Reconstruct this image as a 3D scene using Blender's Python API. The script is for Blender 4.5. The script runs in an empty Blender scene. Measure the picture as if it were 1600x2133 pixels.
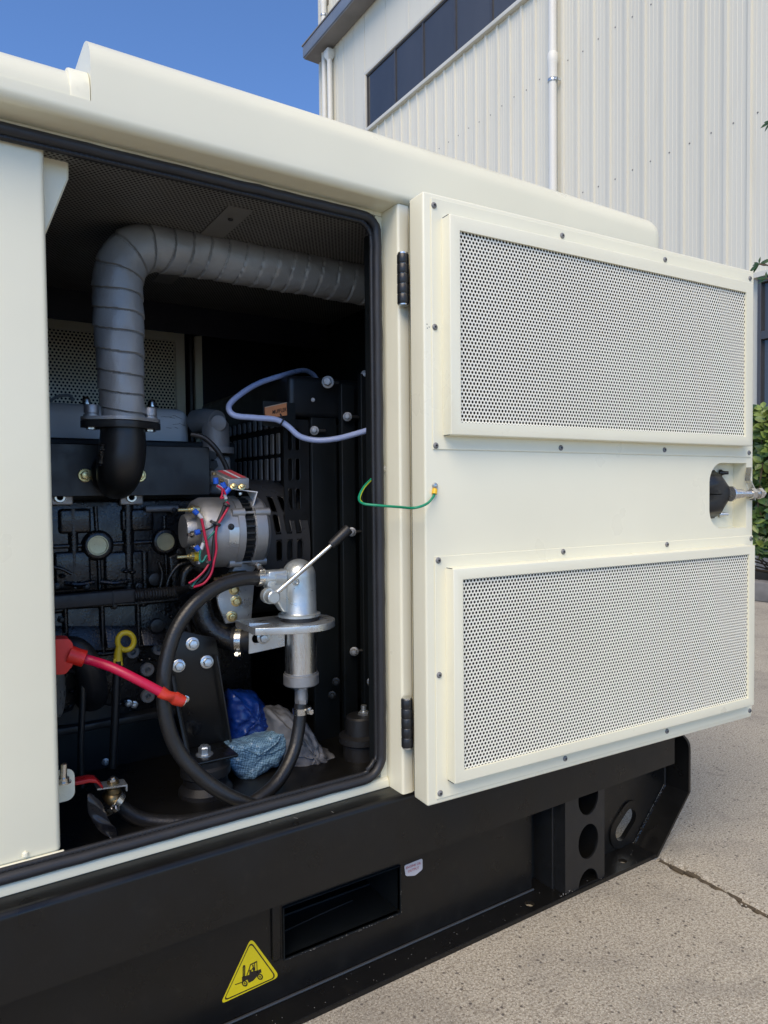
import bpy, bmesh, math, random
from mathutils import Vector, Matrix
from mathutils.geometry import tessellate_polygon
random.seed(7)
PI = math.pi
sc = bpy.context.scene
# ---------------------------------------------------------------- camera
CZ = .82                                   # eye height above the yard
FPX = 1450.0
ex = Vector((2246, 66, -1450)).normalized()
ez = Vector((-.01, 1, .0303)); ez = (ez - ex*ez.dot(ex)).normalized()
ey = ez.cross(ex)
RM = Matrix((ex, ey, ez))                  # world = RM @ camera
cd = bpy.data.cameras.new('camera'); cam = bpy.data.objects.new('camera', cd)
sc.collection.objects.link(cam)
cam.matrix_world = Matrix.Translation((0, 0, CZ)) @ RM.to_4x4()
cd.sensor_fit = 'HORIZONTAL'; cd.sensor_width = 36; cd.lens = 36*FPX/1600
cd.clip_start = .02; cd.clip_end = 2000
sc.camera = cam
# ---------------------------------------------------------------- light
SUN_EL, SUN_AZ = 49, 229                   # azimuth clockwise from +Y
w = bpy.data.worlds.new('World'); sc.world = w; w.use_nodes = True
nt = w.node_tree; nt.nodes.clear()
sky = nt.nodes.new('ShaderNodeTexSky'); sky.sky_type = 'NISHITA'; sky.sun_disc = False
sky.sun_elevation = math.radians(SUN_EL); sky.sun_rotation = math.radians(SUN_AZ)
sky.air_density = .75; sky.dust_density = 0; sky.ozone_density = 9
bg = nt.nodes.new('ShaderNodeBackground'); bg.inputs[1].default_value = .108
wo = nt.nodes.new('ShaderNodeOutputWorld')
nt.links.new(sky.outputs[0], bg.inputs[0]); nt.links.new(bg.outputs[0], wo.inputs[0])
sl = bpy.data.lights.new('sun', 'SUN'); so = bpy.data.objects.new('sun', sl)
sc.collection.objects.link(so)
sl.energy = 1.5; sl.angle = math.radians(42); sl.color = (1, .84, .62)
az, el = math.radians(SUN_AZ), math.radians(SUN_EL)
sd = Vector((math.sin(az)*math.cos(el), math.cos(az)*math.cos(el), math.sin(el)))
so.rotation_euler = sd.to_track_quat('Z', 'Y').to_euler()
sc.view_settings.view_transform = 'Standard'; sc.view_settings.look = 'None'
sc.view_settings.exposure = 1.17; sc.view_settings.gamma = 1
sc.render.engine = 'CYCLES'
sc.cycles.max_bounces = 10; sc.cycles.diffuse_bounces = 6

# ---------------------------------------------------------------- helpers
def ray(u, v): return RM @ Vector(((u-800)/FPX, (1066.5-v)/FPX, -1))
def P(u, v, y):
    d = ray(u, v); t = y/d.y; return Vector((d.x*t, y, CZ+d.z*t))
def PX(u, v, x):
    d = ray(u, v); t = x/d.x; return Vector((x, d.y*t, CZ+d.z*t))
def PZ(u, v, z):
    d = ray(u, v); t = (z-CZ)/d.z; return Vector((d.x*t, d.y*t, z))
def S(px, u, v, y):                        # metres spanned by px pixels at that point
    return px/FPX*y/ray(u, v).y
Z = lambda z: z+CZ                         # heights were surveyed from the eye level

W = {}
def link(o, parent, c):
    sc.collection.objects.link(o); o.location = c; W[o] = Vector(c)
    if parent is not None:
        o.parent = parent; o.matrix_parent_inverse = Matrix.Translation(-W[parent])
    return o
def tag(o, label=None, cat=None, group=None, kind=None):
    for k, v in (('label', label), ('category', cat), ('group', group), ('kind', kind)):
        if v: o[k] = v
    return o
def thing(name, label, cat, loc=(0, 0, 0), group=None):
    o = bpy.data.objects.new(name, None); o.empty_display_size = .05
    link(o, None, Vector(loc)); return tag(o, label, cat, group)

class MB:
    def __init__(s): s.v = []; s.f = []; s.m = []; s.cur = 0
    def add(s, vs, fs):
        b = len(s.v); s.v += [Vector(q) for q in vs]
        s.f += [tuple(b+i for i in f) for f in fs]; s.m += [s.cur]*len(fs); return s
    def box(s, x0, x1, y0, y1, z0, z1, M=None):
        vs = [Vector((x, y, z)) for x in (x0, x1) for y in (y0, y1) for z in (z0, z1)]
        if M: vs = [M(q) for q in vs]
        return s.add(vs, [(0, 1, 3, 2), (4, 6, 7, 5), (0, 4, 5, 1), (2, 3, 7, 6), (0, 2, 6, 4), (1, 5, 7, 3)])
    def obox(s, c, dx, dy, dz):            # box from centre and three half-axis vectors
        c, dx, dy, dz = map(Vector, (c, dx, dy, dz))
        vs = [c+dx*a+dy*b+dz*e for a in (-1, 1) for b in (-1, 1) for e in (-1, 1)]
        return s.add(vs, [(0, 1, 3, 2), (4, 6, 7, 5), (0, 4, 5, 1), (2, 3, 7, 6), (0, 2, 6, 4), (1, 5, 7, 3)])
    def prism(s, outer, holes, mp, c0, c1):   # 2-D outline with holes, mp(a,b,c) -> world
        loops = [[Vector((a, b, 0)) for a, b in lp] for lp in [outer]+list(holes)]
        tri = tessellate_polygon(loops)
        flat = [q for lp in loops for q in lp]; n = len(flat)
        vs = [mp(q.x, q.y, c0) for q in flat]+[mp(q.x, q.y, c1) for q in flat]
        fs = [tuple(t) for t in tri]+[tuple(i+n for i in reversed(t)) for t in tri]
        b = 0
        for lp in loops:
            k = len(lp)
            for i in range(k): fs.append((b+i, b+(i+1) % k, n+b+(i+1) % k, n+b+i))
            b += k
        return s.add(vs, fs)
    def lathe(s, p, ax, prof, n=24, closed=True):
        p, ax = Vector(p), Vector(ax).normalized()
        a = ax.orthogonal().normalized(); b = ax.cross(a)
        vs = [p+ax*d+(a*math.cos(2*PI*i/n)+b*math.sin(2*PI*i/n))*r for d, r in prof for i in range(n)]
        fs = [(j*n+i, j*n+(i+1) % n, (j+1)*n+(i+1) % n, (j+1)*n+i) for j in range(len(prof)-1) for i in range(n)]
        if closed: fs += [tuple(range(n))[::-1], tuple((len(prof)-1)*n+i for i in range(n))]
        return s.add(vs, fs)
    def cyl(s, p, q, r, n=16, r2=None):
        p, q = Vector(p), Vector(q); return s.lathe(p, q-p, [(0, r), ((q-p).length, r2 or r)], n)
    def tube(s, pts, r, n=12, res=8, closed=False, smooth=True, rf=None, flat=1):
        pts = [Vector(q) for q in pts]
        L = []
        if smooth and len(pts) > 2:
            N = len(pts)
            for i in range(N if closed else N-1):
                g = lambda k: pts[k % N] if closed else pts[max(0, min(N-1, k))]
                a, b, c, d = g(i-1), g(i), g(i+1), g(i+2)
                for k in range(res):
                    t = k/res
                    L.append(.5*((2*b)+(c-a)*t+(2*a-5*b+4*c-d)*t*t+(3*b-a-3*c+d)*t**3))
            if not closed: L.append(pts[-1])
        else: L = pts
        m = len(L); nrm = None; vs = []; dist = 0; s.frames = []
        for i, q in enumerate(L):
            if closed: tg = L[(i+1) % m]-L[i-1]
            else: tg = L[min(i+1, m-1)]-L[max(i-1, 0)]
            if tg.length < 1e-9: tg = Vector((0, 0, 1))
            tg.normalize()
            if nrm is None: nrm = tg.orthogonal().normalized()
            nrm = (nrm-tg*nrm.dot(tg)).normalized(); bn = tg.cross(nrm)
            if i: dist += (L[i]-L[i-1]).length
            s.frames.append((dist, L[i], nrm, bn, tg))
            for k in range(n):
                th = 2*PI*k/n; rr = rf(dist, th, i/(m-1)) if rf else r
                vs.append(q+nrm*math.cos(th)*rr+bn*math.sin(th)*rr*flat)
        fs = [(j*n+k, j*n+(k+1) % n, ((j+1) % m)*n+(k+1) % n, ((j+1) % m)*n+k)
              for j in range(m if closed else m-1) for k in range(n)]
        if not closed: fs += [tuple(range(n))[::-1], tuple((m-1)*n+k for k in range(n))]
        return s.add(vs, fs)
    def ball(s, c, r, n=14, sc3=(1, 1, 1)):
        c = Vector(c); prof = [(-math.cos(PI*i/n)*r, max(1e-5, math.sin(PI*i/n)*r)) for i in range(n+1)]
        b = len(s.v); s.lathe(c, (0, 0, 1), prof, n*2)
        for i in range(b, len(s.v)):
            d = s.v[i]-c; s.v[i] = c+Vector((d.x*sc3[0], d.y*sc3[1], d.z*sc3[2]))
        return s
    def bolt(s, p, ax, r, stud=0, washer=True, hexh=None):
        p, ax = Vector(p), Vector(ax).normalized(); h = hexh or r*.75; w0 = 0
        if washer: s.lathe(p, ax, [(0, r*1.05), (r*.14, r*1.05), (r*.2, r*.95)], 24); w0 = r*.2
        s.lathe(p+ax*w0, ax, [(0, r*.74), (h*.85, r*.74), (h, r*.62)], 6)
        s.lathe(p+ax*(w0+h*.6), ax, [(0, r*.5), (h*.52, r*.5), (h*.55, r*.4)], 16)
        if stud: s.lathe(p+ax*w0, ax, [(0, r*.36), (h+stud, r*.36)], 12)
        return s
    def build(s, name, m, parent=None, bevel=0, seg=3, efilt=None, smooth=35, label=None, merge=False):
        me = bpy.data.meshes.new(name)
        c = sum(s.v, Vector())/max(1, len(s.v))
        me.from_pydata([q-c for q in s.v], [], s.f)
        for mm in (m if isinstance(m, (list, tuple)) else [m]): me.materials.append(mm)
        me.polygons.foreach_set('material_index', s.m)
        bm = bmesh.new(); bm.from_mesh(me)
        if merge: bmesh.ops.remove_doubles(bm, verts=bm.verts, dist=1e-5)
        bmesh.ops.recalc_face_normals(bm, faces=bm.faces)
        if bevel:
            for bw, sg, ff in (bevel if isinstance(bevel, list) else [(bevel, seg, efilt)]):
                ed = [e for e in bm.edges if len(e.link_faces) == 2 and e.calc_face_angle(0) > .5
                      and (ff is None or ff(e.verts[0].co+c, e.verts[1].co+c))]
                bmesh.ops.bevel(bm, geom=ed, offset=bw, segments=sg, profile=.5, affect='EDGES', clamp_overlap=True)
        bm.to_mesh(me); bm.free()
        if smooth:
            me.shade_smooth(); me.set_sharp_from_angle(angle=math.radians(smooth))
        o = bpy.data.objects.new(name, me); link(o, parent, c)
        if label: o['label'] = label
        return o
def copy_part(src, loc, parent=None):
    o = src.copy(); sc.collection.objects.link(o); o.location = loc; W[o] = Vector(loc)
    p = parent or src.parent
    if p: o.parent = p; o.matrix_parent_inverse = Matrix.Translation(-W[p])
    return o

def mat(name, col, rough=.5, metal=0, coat=0, var=.06, vs=6, bump=0, bs=200, rvar=.08, spec=.5, dirt=0, objco=False, stretch=None, sheen=0):
    m = bpy.data.materials.new(name); m.use_nodes = True; t = m.node_tree; N, Lk = t.nodes, t.links
    b = N['Principled BSDF']
    b.inputs['Roughness'].default_value = rough; b.inputs['Metallic'].default_value = metal
    b.inputs['Coat Weight'].default_value = coat; b.inputs['Coat Roughness'].default_value = .12
    b.inputs['Specular IOR Level'].default_value = spec
    tc = N.new('ShaderNodeTexCoord'); g = N.new('ShaderNodeNewGeometry')
    src = g.outputs['Position']
    if stretch:
        mp = N.new('ShaderNodeMapping'); mp.inputs['Scale'].default_value = stretch
        Lk.new(src, mp.inputs['Vector']); src = mp.outputs[0]
    n1 = N.new('ShaderNodeTexNoise'); n1.inputs['Scale'].default_value = vs; n1.inputs['Detail'].default_value = 6
    Lk.new(src, n1.inputs['Vector'])
    mr = N.new('ShaderNodeMapRange'); mr.inputs['From Min'].default_value = .3; mr.inputs['From Max'].default_value = .7
    mr.inputs['To Min'].default_value = 1-var; mr.inputs['To Max'].default_value = 1+var
    Lk.new(n1.outputs['Fac'], mr.inputs['Value'])
    mx = N.new('ShaderNodeVectorMath'); mx.operation = 'SCALE'; mx.inputs[0].default_value = col[:3]
    Lk.new(mr.outputs[0], mx.inputs['Scale'])
    out = mx.outputs[0]
    if dirt:
        n2 = N.new('ShaderNodeTexNoise'); n2.inputs['Scale'].default_value = vs*9; n2.inputs['Detail'].default_value = 8
        Lk.new(src, n2.inputs['Vector'])
        cr = N.new('ShaderNodeMapRange'); cr.inputs['From Min'].default_value = .58; cr.inputs['From Max'].default_value = .75
        cr.inputs['To Max'].default_value = dirt; Lk.new(n2.outputs['Fac'], cr.inputs['Value'])
        mm = N.new('ShaderNodeMixRGB'); mm.inputs[2].default_value = (.22, .19, .14, 1)
        Lk.new(cr.outputs[0], mm.inputs[0]); Lk.new(out, mm.inputs[1]); out = mm.outputs[0]
    Lk.new(out, b.inputs['Base Color'])
    rr = N.new('ShaderNodeMapRange'); rr.inputs['From Min'].default_value = .3; rr.inputs['From Max'].default_value = .7
    rr.inputs['To Min'].default_value = max(.02, rough-rvar); rr.inputs['To Max'].default_value = min(1, rough+rvar)
    n3 = N.new('ShaderNodeTexNoise'); n3.inputs['Scale'].default_value = vs*3.3; n3.inputs['Detail'].default_value = 4
    Lk.new(src, n3.inputs['Vector']); Lk.new(n3.outputs['Fac'], rr.inputs['Value']); Lk.new(rr.outputs[0], b.inputs['Roughness'])
    if bump:
        nb = N.new('ShaderNodeTexNoise'); nb.inputs['Scale'].default_value = bs; nb.inputs['Detail'].default_value = 5
        Lk.new(src, nb.inputs['Vector'])
        bp = N.new('ShaderNodeBump'); bp.inputs['Strength'].default_value = bump; bp.inputs['Distance'].default_value = .002
        Lk.new(nb.outputs['Fac'], bp.inputs['Height']); Lk.new(bp.outputs[0], b.inputs['Normal'])
    return m

CREAM = mat('cream_powder_coat', (.81, .78, .605), .36, coat=.3, var=.03, vs=3, bump=.06, bs=800, rvar=.1)
def wavy(m, sc_, st, dist):
    N, L = m.node_tree.nodes, m.node_tree.links; b = N['Principled BSDF']
    n = N.new('ShaderNodeTexNoise'); n.inputs['Scale'].default_value = sc_; n.inputs['Detail'].default_value = 2
    g = N.new('ShaderNodeNewGeometry'); L.new(g.outputs['Position'], n.inputs['Vector'])
    bp = N.new('ShaderNodeBump'); bp.inputs['Strength'].default_value = st; bp.inputs['Distance'].default_value = dist
    L.new(n.outputs['Fac'], bp.inputs['Height'])
    old = b.inputs['Normal'].links[0].from_socket if b.inputs['Normal'].links else None
    if old: L.new(old, bp.inputs['Normal'])
    L.new(bp.outputs[0], b.inputs['Normal'])
wavy(CREAM, 6, .5, .004)
CREAMW = mat('cream_dusty', (.80, .77, .60), .45, var=.05, vs=8, bump=.05, bs=700, dirt=.12)
MESH = mat('mesh_cream', (.86, .84, .72), .4, var=.03, vs=4)
BLACK = mat('black_gloss_paint', (.0068, .0066, .0062), .34, spec=.35, coat=.08, var=.2, vs=5, bump=.06, bs=350, rvar=.1, dirt=.02)
BLACKC = mat('cast_black', (.0075, .0075, .008), .3, coat=.2, var=.3, vs=20, bump=.5, bs=230, rvar=.12)
BLACKS = mat('satin_black', (.011, .0115, .012), .42, var=.2, vs=12, bump=.08, bs=500)
BLACKI = mat('interior_black', (.006, .008, .009), .5, spec=.35, var=.2, vs=5)
NAVY = mat('navy_lining', (.003, .004, .011), .6, var=.3, vs=6)
DARK = mat('foam_black', (.006, .006, .006), .9, var=.3, vs=60)
RUBBER = mat('rubber', (.012, .012, .013), .46, var=.15, vs=14, bump=.18, bs=500, rvar=.06)
HOSE = mat('hose_rubber', (.011, .011, .0115), .38, var=.2, vs=25, bump=.25, bs=260, rvar=.08, dirt=.06)
SEALM = mat('seal_rubber', (.019, .019, .021), .5, var=.12, vs=20, bump=.1, bs=900)
ZINC = mat('zinc_plate', (.56, .59, .60), .33, metal=.85, var=.16, vs=18, bump=.1, bs=250, rvar=.12)
CASTAL = mat('cast_aluminium', (.36, .36, .36), .42, metal=.75, var=.12, vs=30, bump=.35, bs=900)
DIE = mat('die_cast_grey', (.47, .50, .49), .38, metal=.7, var=.16, vs=22, bump=.15, bs=350, rvar=.12, dirt=.15)
STEEL = mat('brushed_steel', (.66, .65, .62), .3, metal=1, var=.12, vs=10, bump=.12, bs=120, stretch=(12, 12, 1))
CHROME = mat('chrome', (.60, .59, .56), .26, metal=1, var=.08, vs=40)
YZINC = mat('yellow_zinc', (.62, .52, .26), .3, metal=.9, var=.2, vs=60)
BRASS = mat('brass', (.22, .16, .08), .42, metal=.9, var=.2, vs=50)
PLUG = mat('core_plug', (.48, .46, .30), .35, metal=.45, var=.12, vs=60)
GREY = mat('grey_paint', (.50, .495, .48), .38, coat=.2, var=.1, vs=9, bump=.08, bs=300)
GREYP = mat('grey_cast', (.20, .20, .2), .5, metal=.3, var=.12, vs=30, bump=.3, bs=600)
PERF = mat('perforated_grey', (.15, .147, .137), .5, var=.1, vs=6)
RED = mat('red_boot', (.62, .018, .012), .38, var=.08, vs=30)
REDC = mat('red_cable', (.5, .006, .05), .36, var=.08, vs=30)
ORANGE = mat('orange_shrink', (.5, .03, .012), .42, var=.1, vs=60, bump=.2, bs=200)
RVALVE = mat('red_lever', (.33, .008, .012), .3, var=.1, vs=30)
YELLOW = mat('yellow_plastic', (.66, .47, .02), .4, var=.1, vs=30)
GREEN = mat('green_wire', (.01, .27, .14), .38, var=.06)
GREENY = mat('yellow_stripe', (.55, .6, .03), .38, var=.06)
TEAL = mat('teal_wire', (.015, .2, .15), .4, var=.06)
REDW = mat('red_wire', (.5, .012, .05), .4, var=.06)
BLUEC = mat('blue_lug', (.015, .1, .55), .4, var=.1, vs=60)
WHITEP = mat('white_sleeve', (.6, .6, .6), .4, var=.05)
YLUG = mat('yellow_lug', (.85, .5, .02), .38, var=.05)
TUBE = mat('blue_vinyl', (.38, .45, .68), .3, coat=.2, var=.08, vs=12)
HINGE = mat('hinge_black', (.012, .013, .015), .4, var=.1, vs=30)
SYELL = mat('sticker_yellow', (.72, .58, .01), .42, var=.04, vs=60)
SBLK = mat('sticker_black', (.02, .014, .01), .45, var=.1)
SWHT = mat('sticker_white', (.6, .56, .56), .45, var=.05)
SRED = mat('sticker_red', (.45, .06, .07), .45, var=.05)
SORG = mat('sticker_orange', (.5, .2, .08), .5, var=.1, vs=40)
SBRD = mat('sticker_edge', (.5, .4, .3), .5, var=.05)
BAGG = mat('grey_cloth', (.17, .17, .175), .7, var=.25, vs=18, bump=.4, bs=90)
BAGB = mat('blue_film', (.004, .028, .17), .3, var=.2, vs=14, bump=.3, bs=40)
PLAST = mat('black_film', (.02, .02, .022), .28, var=.2, vs=12, bump=.4, bs=50)
GUARD = mat('satin_guard', (.04, .041, .043), .33, var=.1, vs=9)
TAPE = mat('black_tape', (.018, .018, .019), .5, var=.1, vs=30)
WALLP = mat('wall_panel', (.68, .65, .535), .5, var=.05, vs=.8, bump=.05, bs=60, dirt=.10, stretch=(1, 1, .08))
WALLT = mat('wall_trim', (.63, .61, .52), .5, var=.06, vs=2, dirt=.15)
LEDGE = mat('ledge_grey', (.17, .20, .25), .5, var=.15, vs=2, dirt=.1)
SOFF = mat('ledge_underside', (.20, .19, .18), .7, var=.15, vs=2, dirt=.2)
PIPEM = mat('pvc_pipe', (.73, .71, .63), .45, var=.04, vs=1)
WFRAME = mat('window_frame_dark', (.055, .055, .06), .45, var=.1)
KERB = mat('kerb_stone', (.2, .19, .17), .8, var=.25, vs=9, bump=.4, bs=60, dirt=.3)
BARK = mat('stem', (.09, .06, .03), .8, var=.2, vs=30)
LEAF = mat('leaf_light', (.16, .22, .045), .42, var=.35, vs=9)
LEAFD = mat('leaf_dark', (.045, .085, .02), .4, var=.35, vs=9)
DIRTM = mat('crack_fill', (.085, .065, .04), .95, var=.4, vs=60, bump=.6, bs=150)

def glass_mat():
    m = mat('window_glass', (.05, .05, .05), .08, var=.35, vs=.5, rvar=.03, spec=.7, stretch=(1, 1, .4)); return m
GLASS = glass_mat(); wavy(GLASS, 1.1, .4, .03)

def wrap_mat():
    m = mat('heat_wrap', (.285, .29, .29), .40, metal=.2, var=.14, vs=14, rvar=.12)
    t = m.node_tree; N, L = t.nodes, t.links; b = N['Principled BSDF']
    g = N.new('ShaderNodeNewGeometry')
    vo = N.new('ShaderNodeTexVoronoi'); vo.inputs['Scale'].default_value = 620; L.new(g.outputs['Position'], vo.inputs['Vector'])
    b1 = N.new('ShaderNodeBump'); b1.inputs['Strength'].default_value = .35; b1.inputs['Distance'].default_value = .0008
    L.new(vo.outputs['Distance'], b1.inputs['Height'])
    n = N.new('ShaderNodeTexNoise'); n.inputs['Scale'].default_value = 38; n.inputs['Detail'].default_value = 3
    n.inputs['Distortion'].default_value = 1.2; L.new(g.outputs['Position'], n.inputs['Vector'])
    b2 = N.new('ShaderNodeBump'); b2.inputs['Strength'].default_value = .18; b2.inputs['Distance'].default_value = .006
    L.new(n.outputs['Fac'], b2.inputs['Height']); L.new(b1.outputs[0], b2.inputs['Normal']); L.new(b2.outputs[0], b.inputs['Normal'])
    return m
WRAP = wrap_mat()

def concrete():
    m = bpy.data.materials.new('concrete_yard'); m.use_nodes = True; t = m.node_tree; N, L = t.nodes, t.links
    b = N['Principled BSDF']; b.inputs['Roughness'].default_value = .85
    g = N.new('ShaderNodeNewGeometry'); pos = g.outputs['Position']
    def noise(s, d=6, dist=0):
        n = N.new('ShaderNodeTexNoise'); n.inputs['Scale'].default_value = s; n.inputs['Detail'].default_value = d
        n.inputs['Distortion'].default_value = dist; L.new(pos, n.inputs['Vector']); return n.outputs['Fac']
    def rng(src, a, c, lo, hi):
        r = N.new('ShaderNodeMapRange'); r.inputs[1].default_value = a; r.inputs[2].default_value = c
        r.inputs[3].default_value = lo; r.inputs[4].default_value = hi; L.new(src, r.inputs[0]); return r.outputs[0]
    def mixc(f, a, c):
        x = N.new('ShaderNodeMixRGB')
        for i, q in ((0, f), (1, a), (2, c)):
            if isinstance(q, tuple): x.inputs[i].default_value = q+(1,)
            elif isinstance(q, float): x.inputs[i].default_value = q
            else: L.new(q, x.inputs[i])
        return x.outputs[0]
    c = mixc(rng(noise(1.3, 5, .6), .35, .68, 0, 1), (.445, .41, .33), (.345, .325, .27))
    c = mixc(rng(noise(190, 4), .42, .60, 0, .72), c, (.21, .175, .13))
    c = mixc(rng(noise(360, 3), .53, .66, 0, .8), c, (.68, .62, .52))
    c = mixc(rng(noise(270, 2, .3), .60, .68, 0, .8), c, (.10, .08, .06))
    c = mixc(rng(noise(14, 4, 1.5), .62, .75, 0, .5), c, (.13, .11, .09))
    vo = N.new('ShaderNodeTexVoronoi'); vo.inputs['Scale'].default_value = 110; L.new(pos, vo.inputs['Vector'])
    sp = N.new('ShaderNodeSeparateColor'); L.new(vo.outputs['Color'], sp.inputs[0])
    mk = N.new('ShaderNodeMath'); mk.operation = 'MULTIPLY'
    L.new(rng(vo.outputs['Distance'], .22, .38, 1, 0), mk.inputs[0]); L.new(rng(sp.outputs[0], .86, .9, 0, .8), mk.inputs[1])
    c = mixc(mk.outputs[0], c, (.055, .045, .04))
    big = rng(noise(3.2, 5, 1.8), .52, .72, 0, .42); c = mixc(big, c, (.17, .155, .135))
    # broad stains
    L.new(c, b.inputs['Base Color'])
    bp = N.new('ShaderNodeBump'); bp.inputs['Strength'].default_value = .55; bp.inputs['Distance'].default_value = .003
    L.new(noise(200, 6), bp.inputs['Height']); L.new(bp.outputs[0], b.inputs['Normal'])
    return m
CONC = concrete()

def woven():
    m = bpy.data.materials.new('woven_blue'); m.use_nodes = True; t = m.node_tree; N, L = t.nodes, t.links
    b = N['Principled BSDF']; b.inputs['Roughness'].default_value = .3
    g = N.new('ShaderNodeNewGeometry'); mp = N.new('ShaderNodeMapping'); mp.inputs['Rotation'].default_value = (.2, .5, .3)
    mp.inputs['Scale'].default_value = (330,)*3; L.new(g.outputs['Position'], mp.inputs[0])
    ck = N.new('ShaderNodeTexChecker'); ck.inputs['Scale'].default_value = 1
    ck.inputs[1].default_value = (.20, .33, .43, 1); ck.inputs[2].default_value = (.07, .14, .21, 1)
    L.new(mp.outputs[0], ck.inputs[0])
    L.new(ck.outputs[0], b.inputs['Base Color'])
    n = N.new('ShaderNodeTexNoise'); n.inputs['Scale'].default_value = 45; n.inputs['Distortion'].default_value = 1.5; L.new(g.outputs['Position'], n.inputs[0])
    bp = N.new('ShaderNodeBump'); bp.inputs['Strength'].default_value = .8; bp.inputs['Distance'].default_value = .006
    L.new(n.outputs['Fac'], bp.inputs['Height']); L.new(bp.outputs[0], b.inputs['Normal']); return m
WOVEN = woven()

def perforated(a0, a1, b0, b1, pitch, d, mp, thick=0, n=6):
    """sheet of hexagonal cells, each with one punched hole; mp(a,b,c)->world"""
    mb = MB(); px = pitch*.8660254; cols = int((b1-b0)/px)+2; rows = int((a1-a0)/pitch)+2
    vs = []; fs = []; cache = {}
    R = pitch/math.sqrt(3)
    def vert(a, b):
        k = (round(a*1e5), round(b*1e5))
        for dk in ((0, 0), (1, 0), (-1, 0), (0, 1), (0, -1)):
            q = (k[0]+dk[0], k[1]+dk[1])
            if q in cache: return cache[q]
        cache[k] = len(vs); vs.append(mp(a, b, 0)); return cache[k]
    for i in range(cols):
        for j in range(rows):
            cb = b0+i*px; ca = a0+(j+.5*(i % 2))*pitch
            if cb > b1 or ca > a1+pitch*.3: continue
            o = [vert(ca+R*math.sin(PI/3*k), cb+R*math.cos(PI/3*k)) for k in range(6)]
            m2 = 12 if n == 12 else 6
            b = len(vs)
            for k in range(m2): vs.append(mp(ca+d/2*math.sin(2*PI/m2*k), cb+d/2*math.cos(2*PI/m2*k), 0))
            if m2 == 6:
                for k in range(6): fs.append((o[k], o[(k+1) % 6], b+(k+1) % 6, b+k))
            else:
                for k in range(6):
                    k0, k1, k2 = 2*k, 2*k+1, (2*k+2) % 12
                    fs.append((o[k], b+k1, b+k0)); fs.append((o[k], o[(k+1) % 6], b+k1)); fs.append((o[(k+1) % 6], b+k2, b+k1))
            if thick:
                b2 = len(vs)
                for k in range(m2): vs.append(mp(ca+d/2*math.sin(2*PI/m2*k), cb+d/2*math.cos(2*PI/m2*k), -thick))
                for k in range(m2): fs.append((b+k, b+(k+1) % m2, b2+(k+1) % m2, b2+k))
    mb.add(vs, fs); return mb
XZ = lambda y0, s=1: (lambda a, b, c: Vector((a, y0+s*c, b)))
def rrect(x0, x1, z0, z1, r, n=6):
    out = []
    for cx, cz, a0 in ((x1-r, z1-r, 0), (x0+r, z1-r, 90), (x0+r, z0+r, 180), (x1-r, z0+r, 270)):
        for k in range(n+1):
            a = math.radians(a0+90*k/n); out.append((cx+r*math.cos(a), cz+r*math.sin(a)))
    return out
def circ(cx, cz, r, n=24, ry=None): return [(cx+r*math.cos(2*PI*k/n), cz+(ry or r)*math.sin(2*PI*k/n)) for k in range(n)]
def stadium(p, q, r, n=8):
    p, q = Vector(p), Vector(q); a = math.atan2(q.y-p.y, q.x-p.x); out = []
    for c, s0 in ((q, -PI/2), (p, PI/2)):
        for k in range(n+1):
            t = a+s0+PI*k/n; out.append((c.x+r*math.cos(t), c.y+r*math.sin(t)))
    return out
def poly3(px, y):                           # an outline drawn on the plane y
    return [(q.x, q.z) for q in (P(u, v, y) for u, v in px)]

# ================================================================ GROUND
def lines(a, b, c, d, fine, coarse):
    L = [a]; 
    for t in coarse:
        if a < t < b: L.append(t)
    x = b
    while x < c: L.append(x); x += fine
    L += [c]+[t for t in coarse if t > c and t < d]+[d]
    return sorted(set(L))
co = [-300, -150, -60, -25, -10, -4, -2, -1, -.4, 0, .3, .5, .8, 1.1, 1.6, 2, 2.6, 3.5, 5, 7, 10, 16, 25, 60, 150, 300]
GX = lines(-400, 1.27, 1.39, 400, .004, co); GY = lines(-400, -.1, .96, 400, .006, co)
def crk(y):                                  # wandering slab joint that runs towards the camera's right
    return 1.3265+.006*math.sin(y*9)+.003*math.sin(y*31+1)+.0018*math.sin(y*83)+.001*math.sin(y*190)
gv = []; 
for y in GY:
    for x in GX:
        z = 0
        if 1.27 < x < 1.39 and -.1 < y < .96:
            d = x-crk(y)
            wd = (.0075 if y > .68 else .0035)*(1+.4*math.sin(y*37)+.3*math.sin(y*91+2)+.2*math.sin(y*210))+.0015
            wd = max(.0025, wd)*(1.3 if y > .8 else 1)
            if abs(d) < wd: z = -.008*(1-(d/wd)**2)**.5
            elif abs(d) < wd+.012: z = -.0025*(1-(abs(d)-wd)/.012)*(0.5+.5*math.sin(y*60+x*300))
        gv.append((x, y, z))
nx = len(GX)
gf = [(j*nx+i, j*nx+i+1, (j+1)*nx+i+1, (j+1)*nx+i) for j in range(len(GY)-1) for i in range(nx-1)]
g = MB().add(gv, gf).build('ground', CONC, smooth=0); tag(g, kind='structure')
# earth and crumbs caught in the joint
cf = MB()
yy = .02
while yy < .95:
    x = crk(yy); cf.box(x-.006, x+.006, yy, yy+.03, -.0125, -.0035+.0015*math.sin(yy*60)); yy += .031
o = cf.build('joint_dirt', DIRTM); tag(o, 'brown dirt lying in the crack between the concrete slabs', 'dirt', kind='stuff')
st = MB()
for k in range(60):
    y = random.uniform(.05, .95); x = crk(y)+random.gauss(0, .012); r = random.uniform(.0008, .0026)
    st.ball((x, y, r*.5), r, 4, (1, random.uniform(.6, 1), .7))
for u, v in ((1298, 1884), (1100, 2010), (1450, 1990)): st.ball(PZ(u, v, .001), .0028, 5)
o = st.build('grit', CONC); tag(o, 'loose grit and crumbs along the slab crack', 'grit', kind='stuff')

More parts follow.
